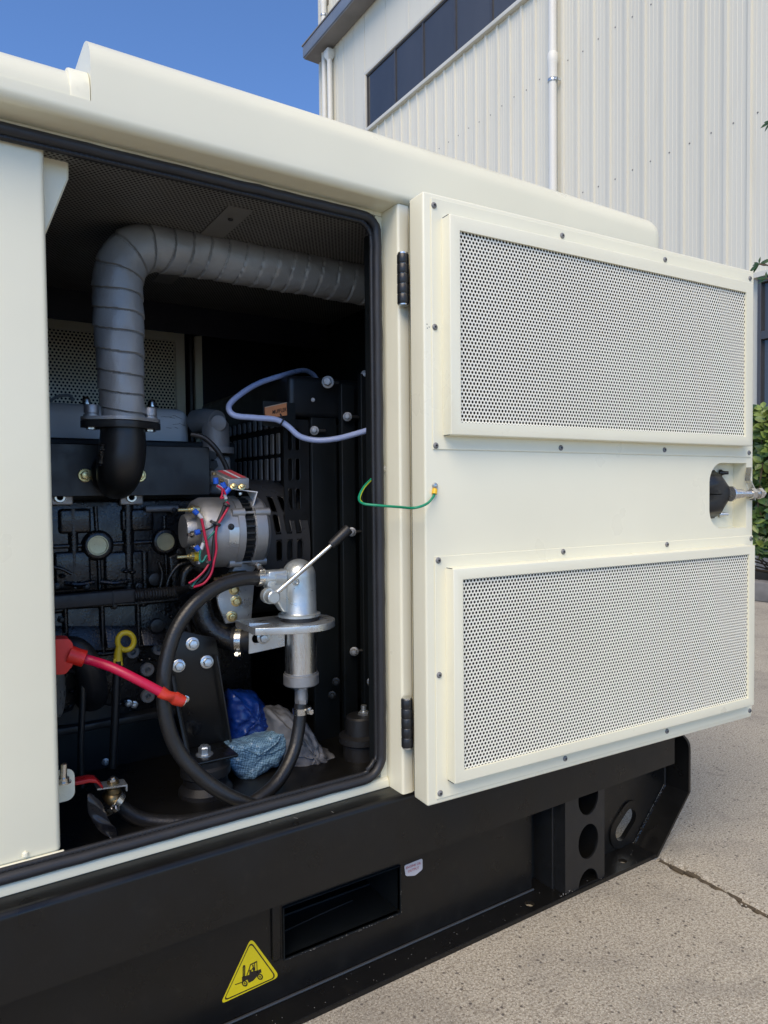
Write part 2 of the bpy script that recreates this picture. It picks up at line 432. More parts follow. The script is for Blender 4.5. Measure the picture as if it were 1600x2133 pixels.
# ================================================================ WAREHOUSE
XW = 6.7
wh = thing('warehouse', 'tall pale corrugated warehouse with a band of dark windows behind the generator', 'building', (XW, 5, 0))
SILL, WTOP = Z(6.47), Z(7.45)
def wall_sheet(y0, y1, z0, z1, ribs):
    """one metal sheet lying on plane x=XW; ribs = pitch of tall ribs"""
    prof = []; y = y0
    prof.append((y0, 0))
    k = 0
    n = round((y1-y0)/ribs) if ribs else 1
    for k in range(n):
        b = y0+k*(y1-y0)/n; p = (y1-y0)/n
        if ribs: prof += [(b+p-.052, 0), (b+p-.044, .022), (b+p-.012, .022), (b+p-.004, .002)]
        for m in range(1, 4):                # small stiffening beads
            q = b+p*.2*m
            if q < b+p-.06: prof += [(q, 0), (q+.004, .003), (q+.008, 0)]
    prof.append((y1, 0)); prof = sorted(set(prof))
    vs = []
    for z in (z0, z1): vs += [(XW-d, y, z) for y, d in prof]
    m = len(prof)
    return MB().add(vs, [(i, i+1, m+i+1, m+i) for i in range(m-1)])
P0 = .2371
y = 3.785+.045+P0*4*0
base = 3.83
sheet = None
yL = base-P0*12
for i in range(12):
    a = yL+i*P0*4+.001; b = a+P0*4-.002
    if a > 12.5: break
    b = min(b, 12.55)
    if sheet is None or b-a < P0*4-.01:
        o = wall_sheet(a, b, 0 if a > 3.7 else Z(2.05), SILL-.02 if b < 12 else 11, P0)
        ob = o.build('wall_sheet', WALLP, wh, smooth=20)
    else: ob = wall_sheet(a, b, 0 if a > 3.7 else Z(2.05), SILL-.02, P0).build('wall_sheet', WALLP, wh, smooth=20)
# flat cladding panels above and beside the windows
ya = 12.55
seams = [12.55, 11.93, 11.248, 10.85]
for a, b in zip(seams[1:], seams[:-1]):
    MB().box(XW-.012, XW+.03, a+.004, b-.004, SILL-.9 if b > 11 else SILL, 10.3).build('wall_panel', WALLP, wh, bevel=.004, seg=1)
yy = 10.846
while yy > 1:
    MB().box(XW-.012, XW+.03, yy-.69+.004, yy-.004, WTOP+.06, 10.3).build('wall_panel', WALLP, wh, bevel=.004, seg=1); yy -= .69
MB().box(XW+.04, XW+6, -6, 12.5, 0, 17).build('wall_core', WALLP, wh)
yy = 12.55
while yy > 3:                                # cladding above the ledge
    wall_sheet(yy-.948, yy-.002, 9.5, 17, P0).build('wall_sheet', WALLP, wh, smooth=20); yy -= .95
MB().box(XW-.03, XW+.1, 12.50, 12.58, 0, 17).build('corner_trim', WALLT, wh, bevel=.006)
# window band
MB().box(XW-.07, XW-.0, -3, 10.86, SILL-.06, SILL).build('window_sill', WALLT, wh, bevel=.006)
MB().box(XW-.03, XW+.02, -3, 10.86, WTOP, WTOP+.06).build('window_head', WALLT, wh, bevel=.006)
MB().box(XW-.04, XW+.02, 10.80, 10.87, SILL, WTOP).build('window_jamb', WALLT, wh, bevel=.004)
yy = 10.79; k = 0
mull = [10.8, 9.898, 9.101, 8.29, 7.482, 6.67, 5.86, 5.05, 4.24]
for a, b in zip(mull[1:], mull[:-1]):
    wn = MB(); t = .02
    wn.box(XW-.005, XW+.03, a, a+t, SILL, WTOP).box(XW-.005, XW+.03, b-t, b, SILL, WTOP)
    wn.box(XW-.005, XW+.03, a+t, b-t, SILL, SILL+.03).box(XW-.005, XW+.03, a+t, b-t, WTOP-.03, WTOP)
    f = wn.build('window', WFRAME, wh)
    MB().box(XW+.012, XW+.018, a+t, b-t, SILL+.03, WTOP-.03).build('pane', GLASS, f, smooth=0)
# ledge / gutter box
ld = MB().box(XW-.36, XW-.02, -3, 12.62, Z(8.58), Z(8.80)).build('ledge', LEDGE, wh, bevel=.01)
MB().box(XW-.34, XW-.02, -3, 12.60, Z(8.555), Z(8.58)-.001).build('ledge_soffit', SOFF, ld)
MB().box(XW-.375, XW-.02, -3, 12.64, Z(8.80)+.001, Z(8.825)).build('ledge_cap', SOFF, ld)
# ground floor glazing to the right
gl = MB()
Yr = 3.70; zt = Z(2.0); zm = Z(1.46)
MB().box(XW-.06, XW+.0, -4, Yr+.06, zt+.002, zt+.05).build('window_head', WALLT, wh)
Y1 = Yr
for k in range(6):
    wn = MB(); wd = .17 if k == 0 else 1.0
    a, b = Y1-wd, Y1
    wn.box(XW-.03, XW+.05, b-.035, b, .3, zt).box(XW-.03, XW+.05, a+.035, b-.035, zt-.05, zt).box(XW-.03, XW+.05, a, b-.035, zm-.05, zm+.03)
    f = wn.build('window', WFRAME, wh, bevel=.004, seg=1)
    MB().box(XW+.01, XW+.018, a, b-.035, zm+.03, zt-.05).build('pane', GLASS, f, smooth=0)
    MB().box(XW+.01, XW+.018, a, b-.035, .3, zm-.05).build('pane', GLASS, f, smooth=0)
    Y1 = a
MB().box(XW-.02, XW+.03, -4, Yr, .0, .298).build('plinth', KERB, wh)
# cladding screws in rows along the purlins
ss = MB()
for zr in (3.59, 5.28):
    for k in range(-2, 34):
        yk = 4.02-.0+P0*k+.04+random.uniform(-.004, .004)
        if 3.8 < yk < 12: ss.lathe((XW-.0005, yk-.1, Z(zr)+random.uniform(-.015, .015)), (-1, 0, 0), [(0, .009), (.003, .009), (.005, .005)], 6)
o = ss.build('cladding_screws', SOFF, wh); o['kind'] = 'stuff'
# downpipes
def downpipe(u, v, ytop, label, joint):
    d = ray(u, v); yy = (XW-.09)/d.x*d.y
    t = thing('downpipe', label, 'downpipe', (XW-.09, yy, 0), None)
    MB().cyl((XW-.09, yy, .05), (XW-.09, yy, ytop), .051, 20).build('pipe', PIPEM, t)
    if joint:
        MB().lathe((XW-.09, yy, joint-.3), (0, 0, 1), [(0, .052), (.0, .058), (.16, .058), (.2, .064), (.3, .064), (.32, .052)], 20).build('coupling', PIPEM, t)
        for zz in (joint-.34, joint-3.0):
            b = MB().lathe((XW-.09, yy, zz), (0, 0, 1), [(0, .052), (0, .062), (.03, .062), (.03, .052)], 20)
            b.box(XW-.09, XW-.01, yy-.075, yy-.066, zz, zz+.03).box(XW-.1, XW-.08, yy-.075, yy-.055, zz, zz+.03)
            b.build('bracket', ZINC, t)
    else:
        MB().lathe((XW-.09, yy, ytop-.05), (0, 0, 1), [(-.1, .053), (0, .12), (.09, .12), (.1, .105), (.1, .05)], 4).build('hopper', PIPEM, t, bevel=.006)
    return t
downpipe(1151.5, 250, 16, 'long white downpipe with coupling running up the corrugated wall', Z(5.42))
downpipe(687, 150, Z(8.45), 'white downpipe with square hopper head under the grey ledge corner', None)
downpipe(674, 10, 16.5, 'short run of white downpipe above the ledge at the building corner', Z(9.6))

# ---------------------------------------------------------------- planting at the right edge
kb = MB()
for k in range(9): kb.box(5.25, 5.45, -1.2+k*.5, -1.2+k*.5+.494, 0, .2)
t = thing('planter_kerb', 'low weathered stone kerb in front of the shrub', 'kerb', (5.3, 1, 0))
for k in range(9): MB().box(4.95, 5.1, -1.2+k*.5, -1.2+k*.5+.494, 0, .14).build('stone', KERB, t, bevel=.01)
MB().box(5.1, 6.6, -1.2, 3.3, 0, .1).build('soil', DIRTM, t)
def leaf_mb(mb, c, dr, up, L, wd, curl=.15):
    dr = Vector(dr).normalized(); sd_ = dr.cross(up)
    if sd_.length < .01: sd_ = dr.orthogonal()
    sd_.normalize(); nn = sd_.cross(dr)
    pts = [(0, .06), (.25, .75), (.5, 1), (.75, .7), (1, .03)]
    vs = []
    for t_, w_ in pts:
        q = c+dr*L*t_-nn*curl*L*t_*t_
        vs += [q-sd_*wd/2*w_+nn*wd*.12*w_, q, q+sd_*wd/2*w_+nn*wd*.12*w_]
    fs = []
    for i in range(4):
        for j in range(2): fs.append((i*3+j, i*3+j+1, i*3+j+4, i*3+j+3))
    mb.add(vs, fs)
def shrub():
    t = thing('shrub', 'bushy green shrub with rounded glossy leaves beside the door edge', 'shrub', (5.6, 2.5, 0))
    lv = MB(); stm = MB()
    random.seed(3)
    for k in range(1100):
        c = Vector((random.uniform(5.25, 5.9), random.uniform(2.2, 3.1), random.uniform(.33, 1.42)))
        
        if random.random() < .5: c.x = random.uniform(5.2, 5.45)
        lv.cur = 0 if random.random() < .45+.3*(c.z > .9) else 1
        for j in range(random.randint(5, 8)):
            a = random.uniform(0, 2*PI); e = random.uniform(-.9, .9)
            dr = Vector((math.cos(a)*math.cos(e)-.25, math.sin(a)*math.cos(e), math.sin(e)))
            leaf_mb(lv, c+dr*.01, dr, Vector((-1, -.35, .55)), random.uniform(.06, .10), random.uniform(.042, .062))
        if k % 5 == 0: stm.tube([(5.7, 2.4, .1), (c.x+.05, c.y, c.z*.5), c], .006, 5, 3)
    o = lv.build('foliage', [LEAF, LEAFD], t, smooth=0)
    o['kind'] = 'stuff'
    stm.build('stem', BARK, t)
shrub()
def twig(tips, label, x):
    t = thing('tall_plant', label, 'plant', (x, 2.7, 0))
    lv = MB(); stm = MB(); random.seed(11)
    for u, v, au in tips:
        tip = PX(u, v, x); stm.tube([(x+.1, 2.0, .1), (x+.05, 2.05, tip.z-.6), (x, tip.y-.18, tip.z-.12), tip], .005, 6, 4)
        lv2 = MB()
        for a, L in au:
            r = math.radians(a); leaf_mb(lv2, tip, Vector((0, -math.cos(r), math.sin(r))), Vector((-1, 0, .2)), L, L*.3, .25)
        lv2.build('leaf_cluster', LEAFD, t, smooth=0)
    stm.build('stem', BARK, t)
twig([(1582, 550, [(170, .055), (200, .09), (150, .05), (90, .05), (10, .09), (220, .07), (-20, .06)]), (1597, 580, [(160, .08), (190, .07), (100, .05)]), (1606, 255, [(175, .08), (215, .06), (150, .06)])],
     'thin leafy twig sticking out in front of the building at the right edge', 4.6)

# ================================================================ SKID BASE
sk = thing('skid_base', 'glossy black steel skid base carrying the generator', 'base frame', (.5, 1.5, 0))
fe = lambda a, b: a.y < .9535 and b.y < .9535 and a.z > Z(-.52) and b.z > Z(-.52)
MB().box(-1.2, 1.39, .953, 2.0, Z(-.622), Z(-.51)).build('side_channel', BLACK, sk, bevel=.009, seg=5, efilt=fe)
lp = MB(); PY = 1.007
x0, x1 = .452, .675; za, zb = Z(-.746), Z(-.663)
lp.prism([(-1.2, Z(-.812)), (.998, Z(-.812)), (.998, Z(-.6225)), (-1.2, Z(-.6225))], [rrect(x0, x1, za, zb, .003, 2)], XZ(PY), 0, .006)
lp.build('lower_panel', BLACK, sk, smooth=20)
pk = MB()
for b in ((x0-.002, x0, za-.002, zb+.002), (x1, x1+.002, za-.002, zb+.002)): pk.box(b[0], b[1], PY-.004, PY+.55, b[2], b[3])
pk.box(x0, x1, PY-.004, PY+.55, za-.002, za).box(x0, x1, PY-.004, PY+.55, zb, zb+.002).box(x0, x1, PY+.4, PY+.41, za, zb)
pkt = pk.build('fork_pocket', BLACKI, sk, bevel=.001, seg=1)
MB().tube([(x0+.01, PY+.06, za+.001), (x0+.1, PY+.07, za+.001), (x0+.17, PY+.075, za+.001)], .0012, 6).build('weld_bead', BLACKS, pkt)
MB().box(x0-.022, x0-.007, PY-.006, PY-.0005, za+.004, Z(-.6235)).build('pocket_stiffener', BLACK, sk, bevel=.004, seg=3)
MB().box(1.0, 1.034, PY+.03, PY+.034, Z(-.812), Z(-.623)).box(-1.2, .99, PY+.01, 1.95, Z(-.81), Z(-.75)).build('tank', BLACKI, sk)
MB().box(1.034, 1.041, .985, 1.3, Z(-.812), Z(-.623)).build('rib_plate', BLACKS, sk, bevel=.001, seg=1)
MB().box(1.041, 1.16, 1.3, 1.31, Z(-.812), Z(-.623)).build('recess_back', BLACKI, sk)
# bottom flange with bolt holes
hol = []
for u, v in ((1103, 1882), (1297, 1793)):
    q = PZ(u, v, .008); hol.append(circ(q.x, q.y, .0095, 16))
MB().prism([(-1.2, .953), (1.325, .953), (1.325, 1.05), (-1.2, 1.05)], hol, lambda a, b, c: Vector((a, b, c)), .0005, .008).build('bottom_flange', BLACK, sk, smooth=20)
MB().tube([(-1.2, 1.0045, .0105), (1.0, 1.0045, .0105)], .0024, 8, smooth=False).build('flange_weld_highlight', GUARD, sk)  # weld bead in paler black, drawing the highlight along the inner corner
MB().tube([(-1.2, .9545, .0072), (1.324, .9545, .0072)], .0009, 6, smooth=False).build('flange_lip', GUARD, sk)
MB().tube([(-1.2, .9545, Z(-.6215)), (1.389, .9545, Z(-.6215))], .0012, 6, smooth=False).build('channel_edge_highlight', GUARD, sk)  # paler hairline added to draw the light line on the channel's lower edge
dm = MB()
for k in range(70):
    r = random.uniform(.0003, .0008); q = (random.uniform(.3, 1.3), random.uniform(.957, 1.0), .0082); dm.ball(q, r, 3)
for k in range(25):
    dm.ball((random.uniform(.46, .67), PY-.0045, za+random.uniform(-.001, .001)), random.uniform(.0004, .001), 3)
for k in range(12):
    dm.ball((random.gauss(1.045, .012), .956, .010+abs(random.gauss(0, .002))), random.uniform(.0005, .0011), 3)
o = dm.build('dust_specks', KERB, sk); o['kind'] = 'stuff'
# lightened column
hs = []
for zc in (-.631, -.722, -.815):
    c = [(a, b) for a, b in circ(1.109, Z(zc), .030, 28, .036)]
    if zc == -.631: c = [(a, min(b, Z(-.6235))) for a, b in c]
    if zc == -.815: c = [(a, max(b, Z(-.811))) for a, b in c]
    d = []
    for q in c:
        if not d or (abs(q[0]-d[-1][0])+abs(q[1]-d[-1][1])) > 1e-5: d.append(q)
    hs.append(d)
pc = MB().prism([(1.041, Z(-.8115)), (1.158, Z(-.8115)), (1.158, Z(-.6228)), (1.041, Z(-.6228))], hs, XZ(.957), 0, .004)
pc.build('pierced_column', BLACKS, sk, smooth=25)
MB().box(1.154, 1.158, .9612, 1.1, Z(-.8115), Z(-.623)).build('column_return', BLACKS, sk)
MB().box(1.041, 1.045, .9612, 1.1, Z(-.8115), Z(-.623)).build('column_return', BLACKS, sk)
# lug plate and slanted end plate
YS = 1.016
slot = [tuple(q) for q in stadium(*[((lambda q: (q.x, q.z))(P(u, v, YS))) for u, v in ((1310, 1702), (1292, 1731))], .0205, 10)]
slot2 = [tuple(q) for q in stadium(*[((lambda q: (q.x, q.z))(P(u, v, YS))) for u, v in ((1310, 1702), (1292, 1731))], .038, 12)]
out = [(1.1585, Z(-.8115)), (1.330, Z(-.8115)), (1.4435, Z(-.702)), (1.4435, Z(-.623)), (1.1585, Z(-.623))]
MB().prism(out, [slot], XZ(YS), 0, .007).build('lug_plate', BLACK, sk, smooth=20)
MB().prism(slot2, [slot], XZ(YS-.004), 0, .0035).build('lug_ring', BLACK, sk, smooth=20)
ep = MB()
yz = [(.953+.028-.028*math.cos(math.radians(a)), Z(-.572)-.028+.028*math.sin(math.radians(a))) for a in range(0, 91, 15)]
ep.prism([(1.0155, Z(-.702)), (.953, Z(-.702))]+yz+[(1.0155, Z(-.572))], [], lambda a, b, c: Vector((c, a, b)), 1.444, 1.451)
ep.prism([(1.444, Z(-.702)), (1.451, Z(-.702)), (1.332, Z(-.8195)), (1.322, Z(-.8195))], [], lambda a, b, c: Vector((a, c, b)), .953, 1.0155)
ep.build('end_plate', BLACK, sk, smooth=20)
wb = []
for k in range(30):
    t = k/29; wb.append((1.443-.113*t+random.gauss(0, .0012), YS-.003, Z(-.704)-.108*t+random.gauss(0, .001)))
MB().tube(wb, .0023, 6, 3, rf=lambda d, th, s: .0022+.0008*math.sin(d*700)).build('weld_bead', BLACKC, sk)
MB().cyl((1.441, 1.014, Z(-.623)), (1.441, 1.014, Z(-.702)), .003, 8).build('weld_bead', BLACKS, sk)
# white plugs under the channel edge
for u, v in ((487, 1921), (680, 1853)):
    q = P(u, v, .975); MB().lathe((q.x, .975, Z(-.6225)), (0, 0, -1), [(0, .006), (.002, .0065), (.004, .0045), (.009, .004), (.010, .002)], 14).build('white_plug', SWHT, sk)
sf = MB()
for u, v, l in ((612, 1703, 9), (560, 1712, 5), (690, 1690, 6), (1000, 1600, 5)):
    q = P(u, v, .9526); sf.tube([q, q+Vector((S(l, u, v, .95), 0, -.003))], .0003, 4, smooth=False)
for k in range(22):
    t = random.random(); sf.ball((x0+(x1-x0)*t, PY-.0042, za-.0012+random.gauss(0, .0006)), random.uniform(.0004, .0009), 3)
for k in range(10): sf.ball((x1+random.gauss(.0008, .0006), PY-.0042, za+(zb-za)*random.random()), random.uniform(.0003, .0008), 3)
o = sf.build('paint_chips', KERB, sk); o['kind'] = 'stuff'
MB().box(x0+.0, x1, PY+.10, PY+.103, za+.0005, za+.004).build('pocket_ridge', BLACKS, pkt)
# ---- stickers
def flat(name, m, px, y, par, dy=0.0, holes=()):
    return MB().prism(poly3(px, y), [poly3(h, y) for h in holes], XZ(y-dy), 0, -.0004).build(name, m, par, smooth=0)
def rtri(pts, r, n=8):                       # rounded polygon in pixels
    out = []; m = len(pts)
    for i in range(m):
        a, b, c = Vector(pts[i-1]), Vector(pts[i]), Vector(pts[(i+1) % m])
        d1 = (a-b).normalized(); d2 = (c-b).normalized()
        for k in range(n+1):
            t = k/n; p1 = b+d1*r; p2 = b+d2*r
            out.append(tuple((1-t)**2*p1+2*t*(1-t)*b+t*t*p2))
    return out
z16 = lambda L: [(440+a/10, 1940+b/10) for a, b in L]
tr_o = rtri(z16([(830, 130), (1430, 940), (190, 1520)]), 14)
tr_1 = rtri(z16([(822, 205), (1360, 950), (250, 1450)]), 12)
tr_2 = rtri(z16([(818, 240), (1330, 945), (272, 1420)]), 11)
ws = flat('warning_sticker', SYELL, tr_o, PY, sk)
ws['label'] = 'yellow triangular forklift warning sticker'
flat('sticker_border', SBLK, tr_1, PY, ws, .0006, [tr_2])
fk = MB()
def fpoly(L, holes=()): fk.prism(poly3(z16(L), PY), [poly3(z16(h), PY) for h in holes], XZ(PY-.0006), 0, -.0004)
def fcirc(cx, cy, r, ri): 
    e = lambda rr: [(cx+rr*math.cos(a)*.9+rr*.12*math.sin(a), cy+rr*math.sin(a)) for a in [2*PI*k/20 for k in range(20)]]
    fpoly(e(r), [e(ri)])
fcirc(693, 1078, 66, 40); fcirc(1012, 940, 66, 40); fcirc(693, 1078, 20, 9); fcirc(1012, 940, 20, 9)
fpoly([(490, 1100), (640, 1048), (640, 1062), (494, 1112)])
fpoly([(652, 740), (668, 700), (700, 700), (706, 735), (700, 950), (652, 950)], [[(668, 745), (676, 742), (676, 930), (668, 930)], [(684, 740), (692, 738), (690, 930), (684, 930)]])
fpoly([(636, 945), (720, 925), (790, 900), (790, 800), (845, 835), (900, 820), (950, 815), (1030, 780), (1042, 850), (960, 885), (945, 940), (870, 1020), (775, 1068), (752, 1000), (640, 1035)])
fpoly([(720, 930), (730, 920), (812, 680), (950, 610), (962, 880), (948, 870), (938, 640), (905, 656), (912, 800), (900, 805), (890, 664), (822, 698), (790, 800), (738, 925)])
fpoly([(850, 700), (862, 690), (880, 705), (878, 730), (905, 770), (900, 830), (865, 815), (860, 780), (830, 815), (800, 805), (805, 795), (830, 800), (862, 750), (855, 725)])
fk.build('forklift_pictogram', SBLK, ws, smooth=0)
eo = flat('oil_outlet_sticker', SWHT, rtri([(842, 1803), (880, 1788), (880, 1811), (864, 1824), (845, 1825)], 4), PY, sk)
eo['label'] = 'small white sticker reading ENGINE OIL OUTPUT'
def text(body, size, org, dx, dz_, m, parent, name='lettering', th=.0003, sx=1):
    cu = bpy.data.curves.new('txt', 'FONT'); cu.body = body; cu.size = size; cu.align_x = 'CENTER'; cu.align_y = 'CENTER'; cu.resolution_u = 2
    cu.offset = size*.012
    to = bpy.data.objects.new('t', cu); sc.collection.objects.link(to)
    bpy.context.view_layer.update()
    me = bpy.data.meshes.new_from_object(to.evaluated_get(bpy.context.evaluated_depsgraph_get()))
    bpy.data.objects.remove(to)
    dx, dz_ = Vector(dx).normalized(), Vector(dz_).normalized()
    mb = MB(); mb.add([Vector(org)+dx*v.co.x*sx+dz_*v.co.y for v in me.vertices], [tuple(p.vertices) for p in me.polygons])
    bpy.data.meshes.remove(me)
    return mb.build(name, m, parent, smooth=0)
c = P(861.5, 1806.5, PY-.0007)
text('ENGINE OIL', .0062, c+Vector((0, 0, .0030)), (1, 0, .0), (0, 0, 1), SRED, eo)
text('OUTPUT', .0062, c+Vector((0, 0, -.0045)), (1, 0, .0), (0, 0, 1), SRED, eo)

# ================================================================ CANOPY
cn = thing('generator_canopy', 'cream powder-coated generator canopy with its side door swung open', 'generator canopy', (.4, 1.5, Z(-.51)))
# roof
eps = .0012
def roof_f(a, b):
    top = lambda q: abs(q.z-Z(.586)) < eps
    fr = lambda q: abs(q.y-.945) < eps
    rt = lambda q: abs(q.x-1.35) < eps
    return (top(a) and top(b) and fr(a) and fr(b)) or (top(a) and top(b) and rt(a) and rt(b)) or (fr(a) and fr(b) and rt(a) and rt(b))
low_f = lambda a, b: abs(a.y-.945) < .002 and abs(b.y-.945) < .002 and a.z < Z(.475) and b.z < Z(.475)
MB().box(.178, 1.35, .945, 2.0, Z(.494), Z(.586)).build('roof', CREAM, cn, bevel=.045, seg=8, efilt=roof_f, smooth=30)
f2 = lambda a, b: a.y < .9455 and b.y < .9455
MB().box(-1.2, 1.345, .945, 2.0, Z(.4700), Z(.494)).build('roof_edge', CREAM, cn, bevel=.013, seg=6, efilt=lambda a, b: f2(a, b) and a.z < Z(.48) and b.z < Z(.48))
f3 = lambda a, b: a.y < .948 and b.y < .948 and a.z > Z(.5) and b.z > Z(.5)
MB().box(-1.2, .160, .9475, 2.0, Z(.4942), Z(.541)).build('roof_step', CREAM, cn, bevel=.043, seg=8, efilt=f3)
MB().box(.1535, .1772, .9462, 2.0, Z(.4943), Z(.5445)).build('roof_upstand', CREAMW, cn, bevel=[(.040, 8, lambda a, b: a.y < .9468 and b.y < .9468 and a.z > Z(.5) and b.z > Z(.5)), (.003, 2, lambda a, b: a.x < .154 and b.x < .154)])
# side sheet above the door opening, sill strip, posts
MB().box(-1.2, .647, 1.0, 1.012, Z(.4635), Z(.4698)).build('header_strip', CREAM, cn)
MB().prism([(.999, Z(-.4935)), (.9945, Z(-.4975)), (.9925, Z(-.5098)), (1.02, Z(-.5098)), (1.02, Z(-.4935))], [], lambda a, b, c: Vector((c, a, b)), -1.2, .647).build('sill_strip', CREAM, cn, bevel=.0015)
MB().box(-.06, .1305, 1.004, 1.06, Z(-.478), Z(.46)).build('post', CREAM, cn, bevel=.007, seg=4)
MB().box(-.06, .134, .998, 1.0035, Z(-.4785), Z(-.4735)).build('post_foot', CREAMW, cn, bevel=.001, seg=1)
MB().lathe((.088, 1.003, Z(-.469)), (0, 0, 1), [(0, .004), (.004, .0035), (.006, .001)], 10).build('weld_spot', CREAMW, cn)
gs = [(u, v) for u, v in ((88, 306), (143, 321), (143, 372), (97, 484), (88, 484))]
MB().prism(poly3(gs, 1.03), [], XZ(1.03), 0, .03).build('gusset', CREAM, cn, bevel=.002, seg=1)
MB().box(-1.2, -.06, 1.006, 1.04, Z(-.50), Z(.47)).build('light_stop_panel', CREAM, cn)  # out of view, added to close the bay beside the post and darken it
MB().box(-1.21, -1.2, 1.0, 2.0, Z(-.51), Z(.47)).build('end_panel', CREAM, cn)
pf = lambda a, b: a.y < .954 and b.y < .954 and abs(a.z-b.z) > .1
MB().box(.6482, .672, 1.0135, 1.06, Z(-.5098), Z(.4695)).build('jamb_lining', BLACKI, cn)
MB().box(.6478, .6715, .9536, 1.013, Z(-.5098), Z(.4695)).build('hinge_pillar', CREAM, cn, bevel=.0045, seg=4, efilt=pf)
MB().box(.6345, .6475, 1.001, 1.006, Z(-.4953), Z(.463)).build('jamb_strip', CREAM, cn)
MB().box(.6717, 1.348, .9545, .97, Z(-.5098), Z(.4695)).build('side_sheet', CREAM, cn)
MB().box(1.338, 1.348, .971, 1.98, Z(-.5098), Z(.4695)).build('end_sheet', CREAM, cn)
# weather seal round the opening
sx0, sx1, sz0, sz1, sy = -.5, .6335, Z(-.487), Z(.4555), .9945
loop = []
for cx, cz, a0, r in ((sx1, sz1, 0, .026), (sx0, sz1, 90, .03), (sx0, sz0, 180, .03), (sx1, sz0, 270, .038)):
    ccx = cx-r if a0 in (0, 270) else cx+r; ccz = cz-r if a0 < 180 else cz+r
    for k in range(7):
        a = math.radians(a0+15*k); loop.append(Vector((ccx+r*math.cos(a), sy, ccz+r*math.sin(a))))
def dens(L, step):
    out = []
    for i, a in enumerate(L):
        b = L[(i+1) % len(L)]; n = max(1, int((b-a).length/step))
        for k in range(n): out.append(a.lerp(b, k/n))
    return out
L2 = dens(loop, .02)
seal = MB().tube([q+Vector((random.gauss(0, .0003), 0, random.gauss(0, .0003))) for q in L2], .0078, 14, 1, closed=True, smooth=False).build('weather_seal', SEALM, cn, smooth=60)
cc = Vector(((sx0+sx1)/2, sy, (sz0+sz1)/2))
ins = []
for q in L2:
    ins.append(Vector((q.x-(.009 if q.x > sx1-.02 else 0)+(.009 if q.x < sx0+.02 else 0), sy+.004, q.z-(.009 if q.z > sz1-.02 else 0)+(.009 if q.z < sz0+.02 else 0))))
MB().tube(ins, .0042, 8, 1, closed=True, smooth=False).build('seal_lip', RUBBER, seal, smooth=60)
st = MB(); L3 = dens(ins, .0065)
for q in L3:
    if q.x > -.1: st.box(q.x-.0012, q.x+.0012, q.y-.0047, q.y-.003, q.z-.0018, q.z+.0018)
o = st.build('seal_clips', SEALM, seal, smooth=0); o['kind'] = 'stuff'
# interior lining
li = MB()
li.box(-1.19, 1.33, 1.95, 1.96, Z(-.56), Z(.47))
li.build('rear_lining', NAVY, cn)
MB().box(-1.19, -1.18, 1.05, 1.95, Z(-.56), Z(.46)).build('end_lining', NAVY, cn)
MB().box(.90, .91, 1.0, 1.949, Z(-.56), Z(.46)).build('bulkhead', BLACKI, cn)
MB().box(-1.17, .899, 1.021, 1.949, Z(-.57), Z(-.56)).build('bay_floor', DARK, cn)
MB().box(-1.18, .899, 1.03, 1.949, Z(.462), Z(.468)).build('roof_lining', DARK, cn)
ce = perforated(.10, .895, 1.012, 1.66, .0068, .0045, lambda a, b, c: Vector((a, b, Z(.447)-c)), 0, 6)
pc = ce.build('ceiling_mesh', PERF, cn, smooth=0); pc['kind'] = 'stuff'
MB().box(.10, .895, 1.012, 1.66, Z(.4475), Z(.449)).build('ceiling_foam', DARK, cn)
q = PZ(480, 455, Z(.445))
MB().box(q.x-.02, q.x+.02, 1.05, 1.5, Z(.4446), Z(.4466)).build('ceiling_strip', PERF, cn)
MB().ball((q.x, q.y, Z(.443)), .0045, 8, (1, 1, .5)).build('ceiling_screw', BLACKS, cn)
MB().box(.10, .895, 1.66, 1.665, Z(.38), Z(.4465)).build('ceiling_drop', NAVY, cn)
# far side door seen through the bay
YF = 1.90
fd = MB().box(-.8, .82, YF-.004, YF+.01, Z(.4545), Z(.470)).build('far_rail', CREAM, cn)
MB().box(.612, .632, YF-.002, YF+.012, Z(-.5), Z(.4545)).build('far_jamb', CREAM, cn)
o = MB().prism([(-.8, Z(.10)), (.585, Z(.10)), (.585, Z(.437)), (-.8, Z(.437))], [[(-.7, Z(.14)), (.56, Z(.14)), (.56, Z(.412)), (-.7, Z(.412))]], XZ(YF), 0, .02)
o.build('far_door_frame', CREAM, cn, bevel=.002, seg=1)
far = perforated(.13, .57, Z(.135), Z(.42), .0093, .0060, XZ(YF+.008), 0, 6).build('far_door_mesh', CREAM, cn, smooth=0); far['kind'] = 'stuff'
MB().box(-.8, .6, YF+.025, YF+.03, Z(-.5), Z(.44)).build('far_door_backing', DARK, cn)
MB().tube([(-.6, YF, Z(.448)), (.56, YF, Z(.448)), (.598, YF, Z(.43)), (.600, YF, Z(.38)), (.600, YF, Z(-.4))], .007, 8).build('far_seal', RUBBER, cn)

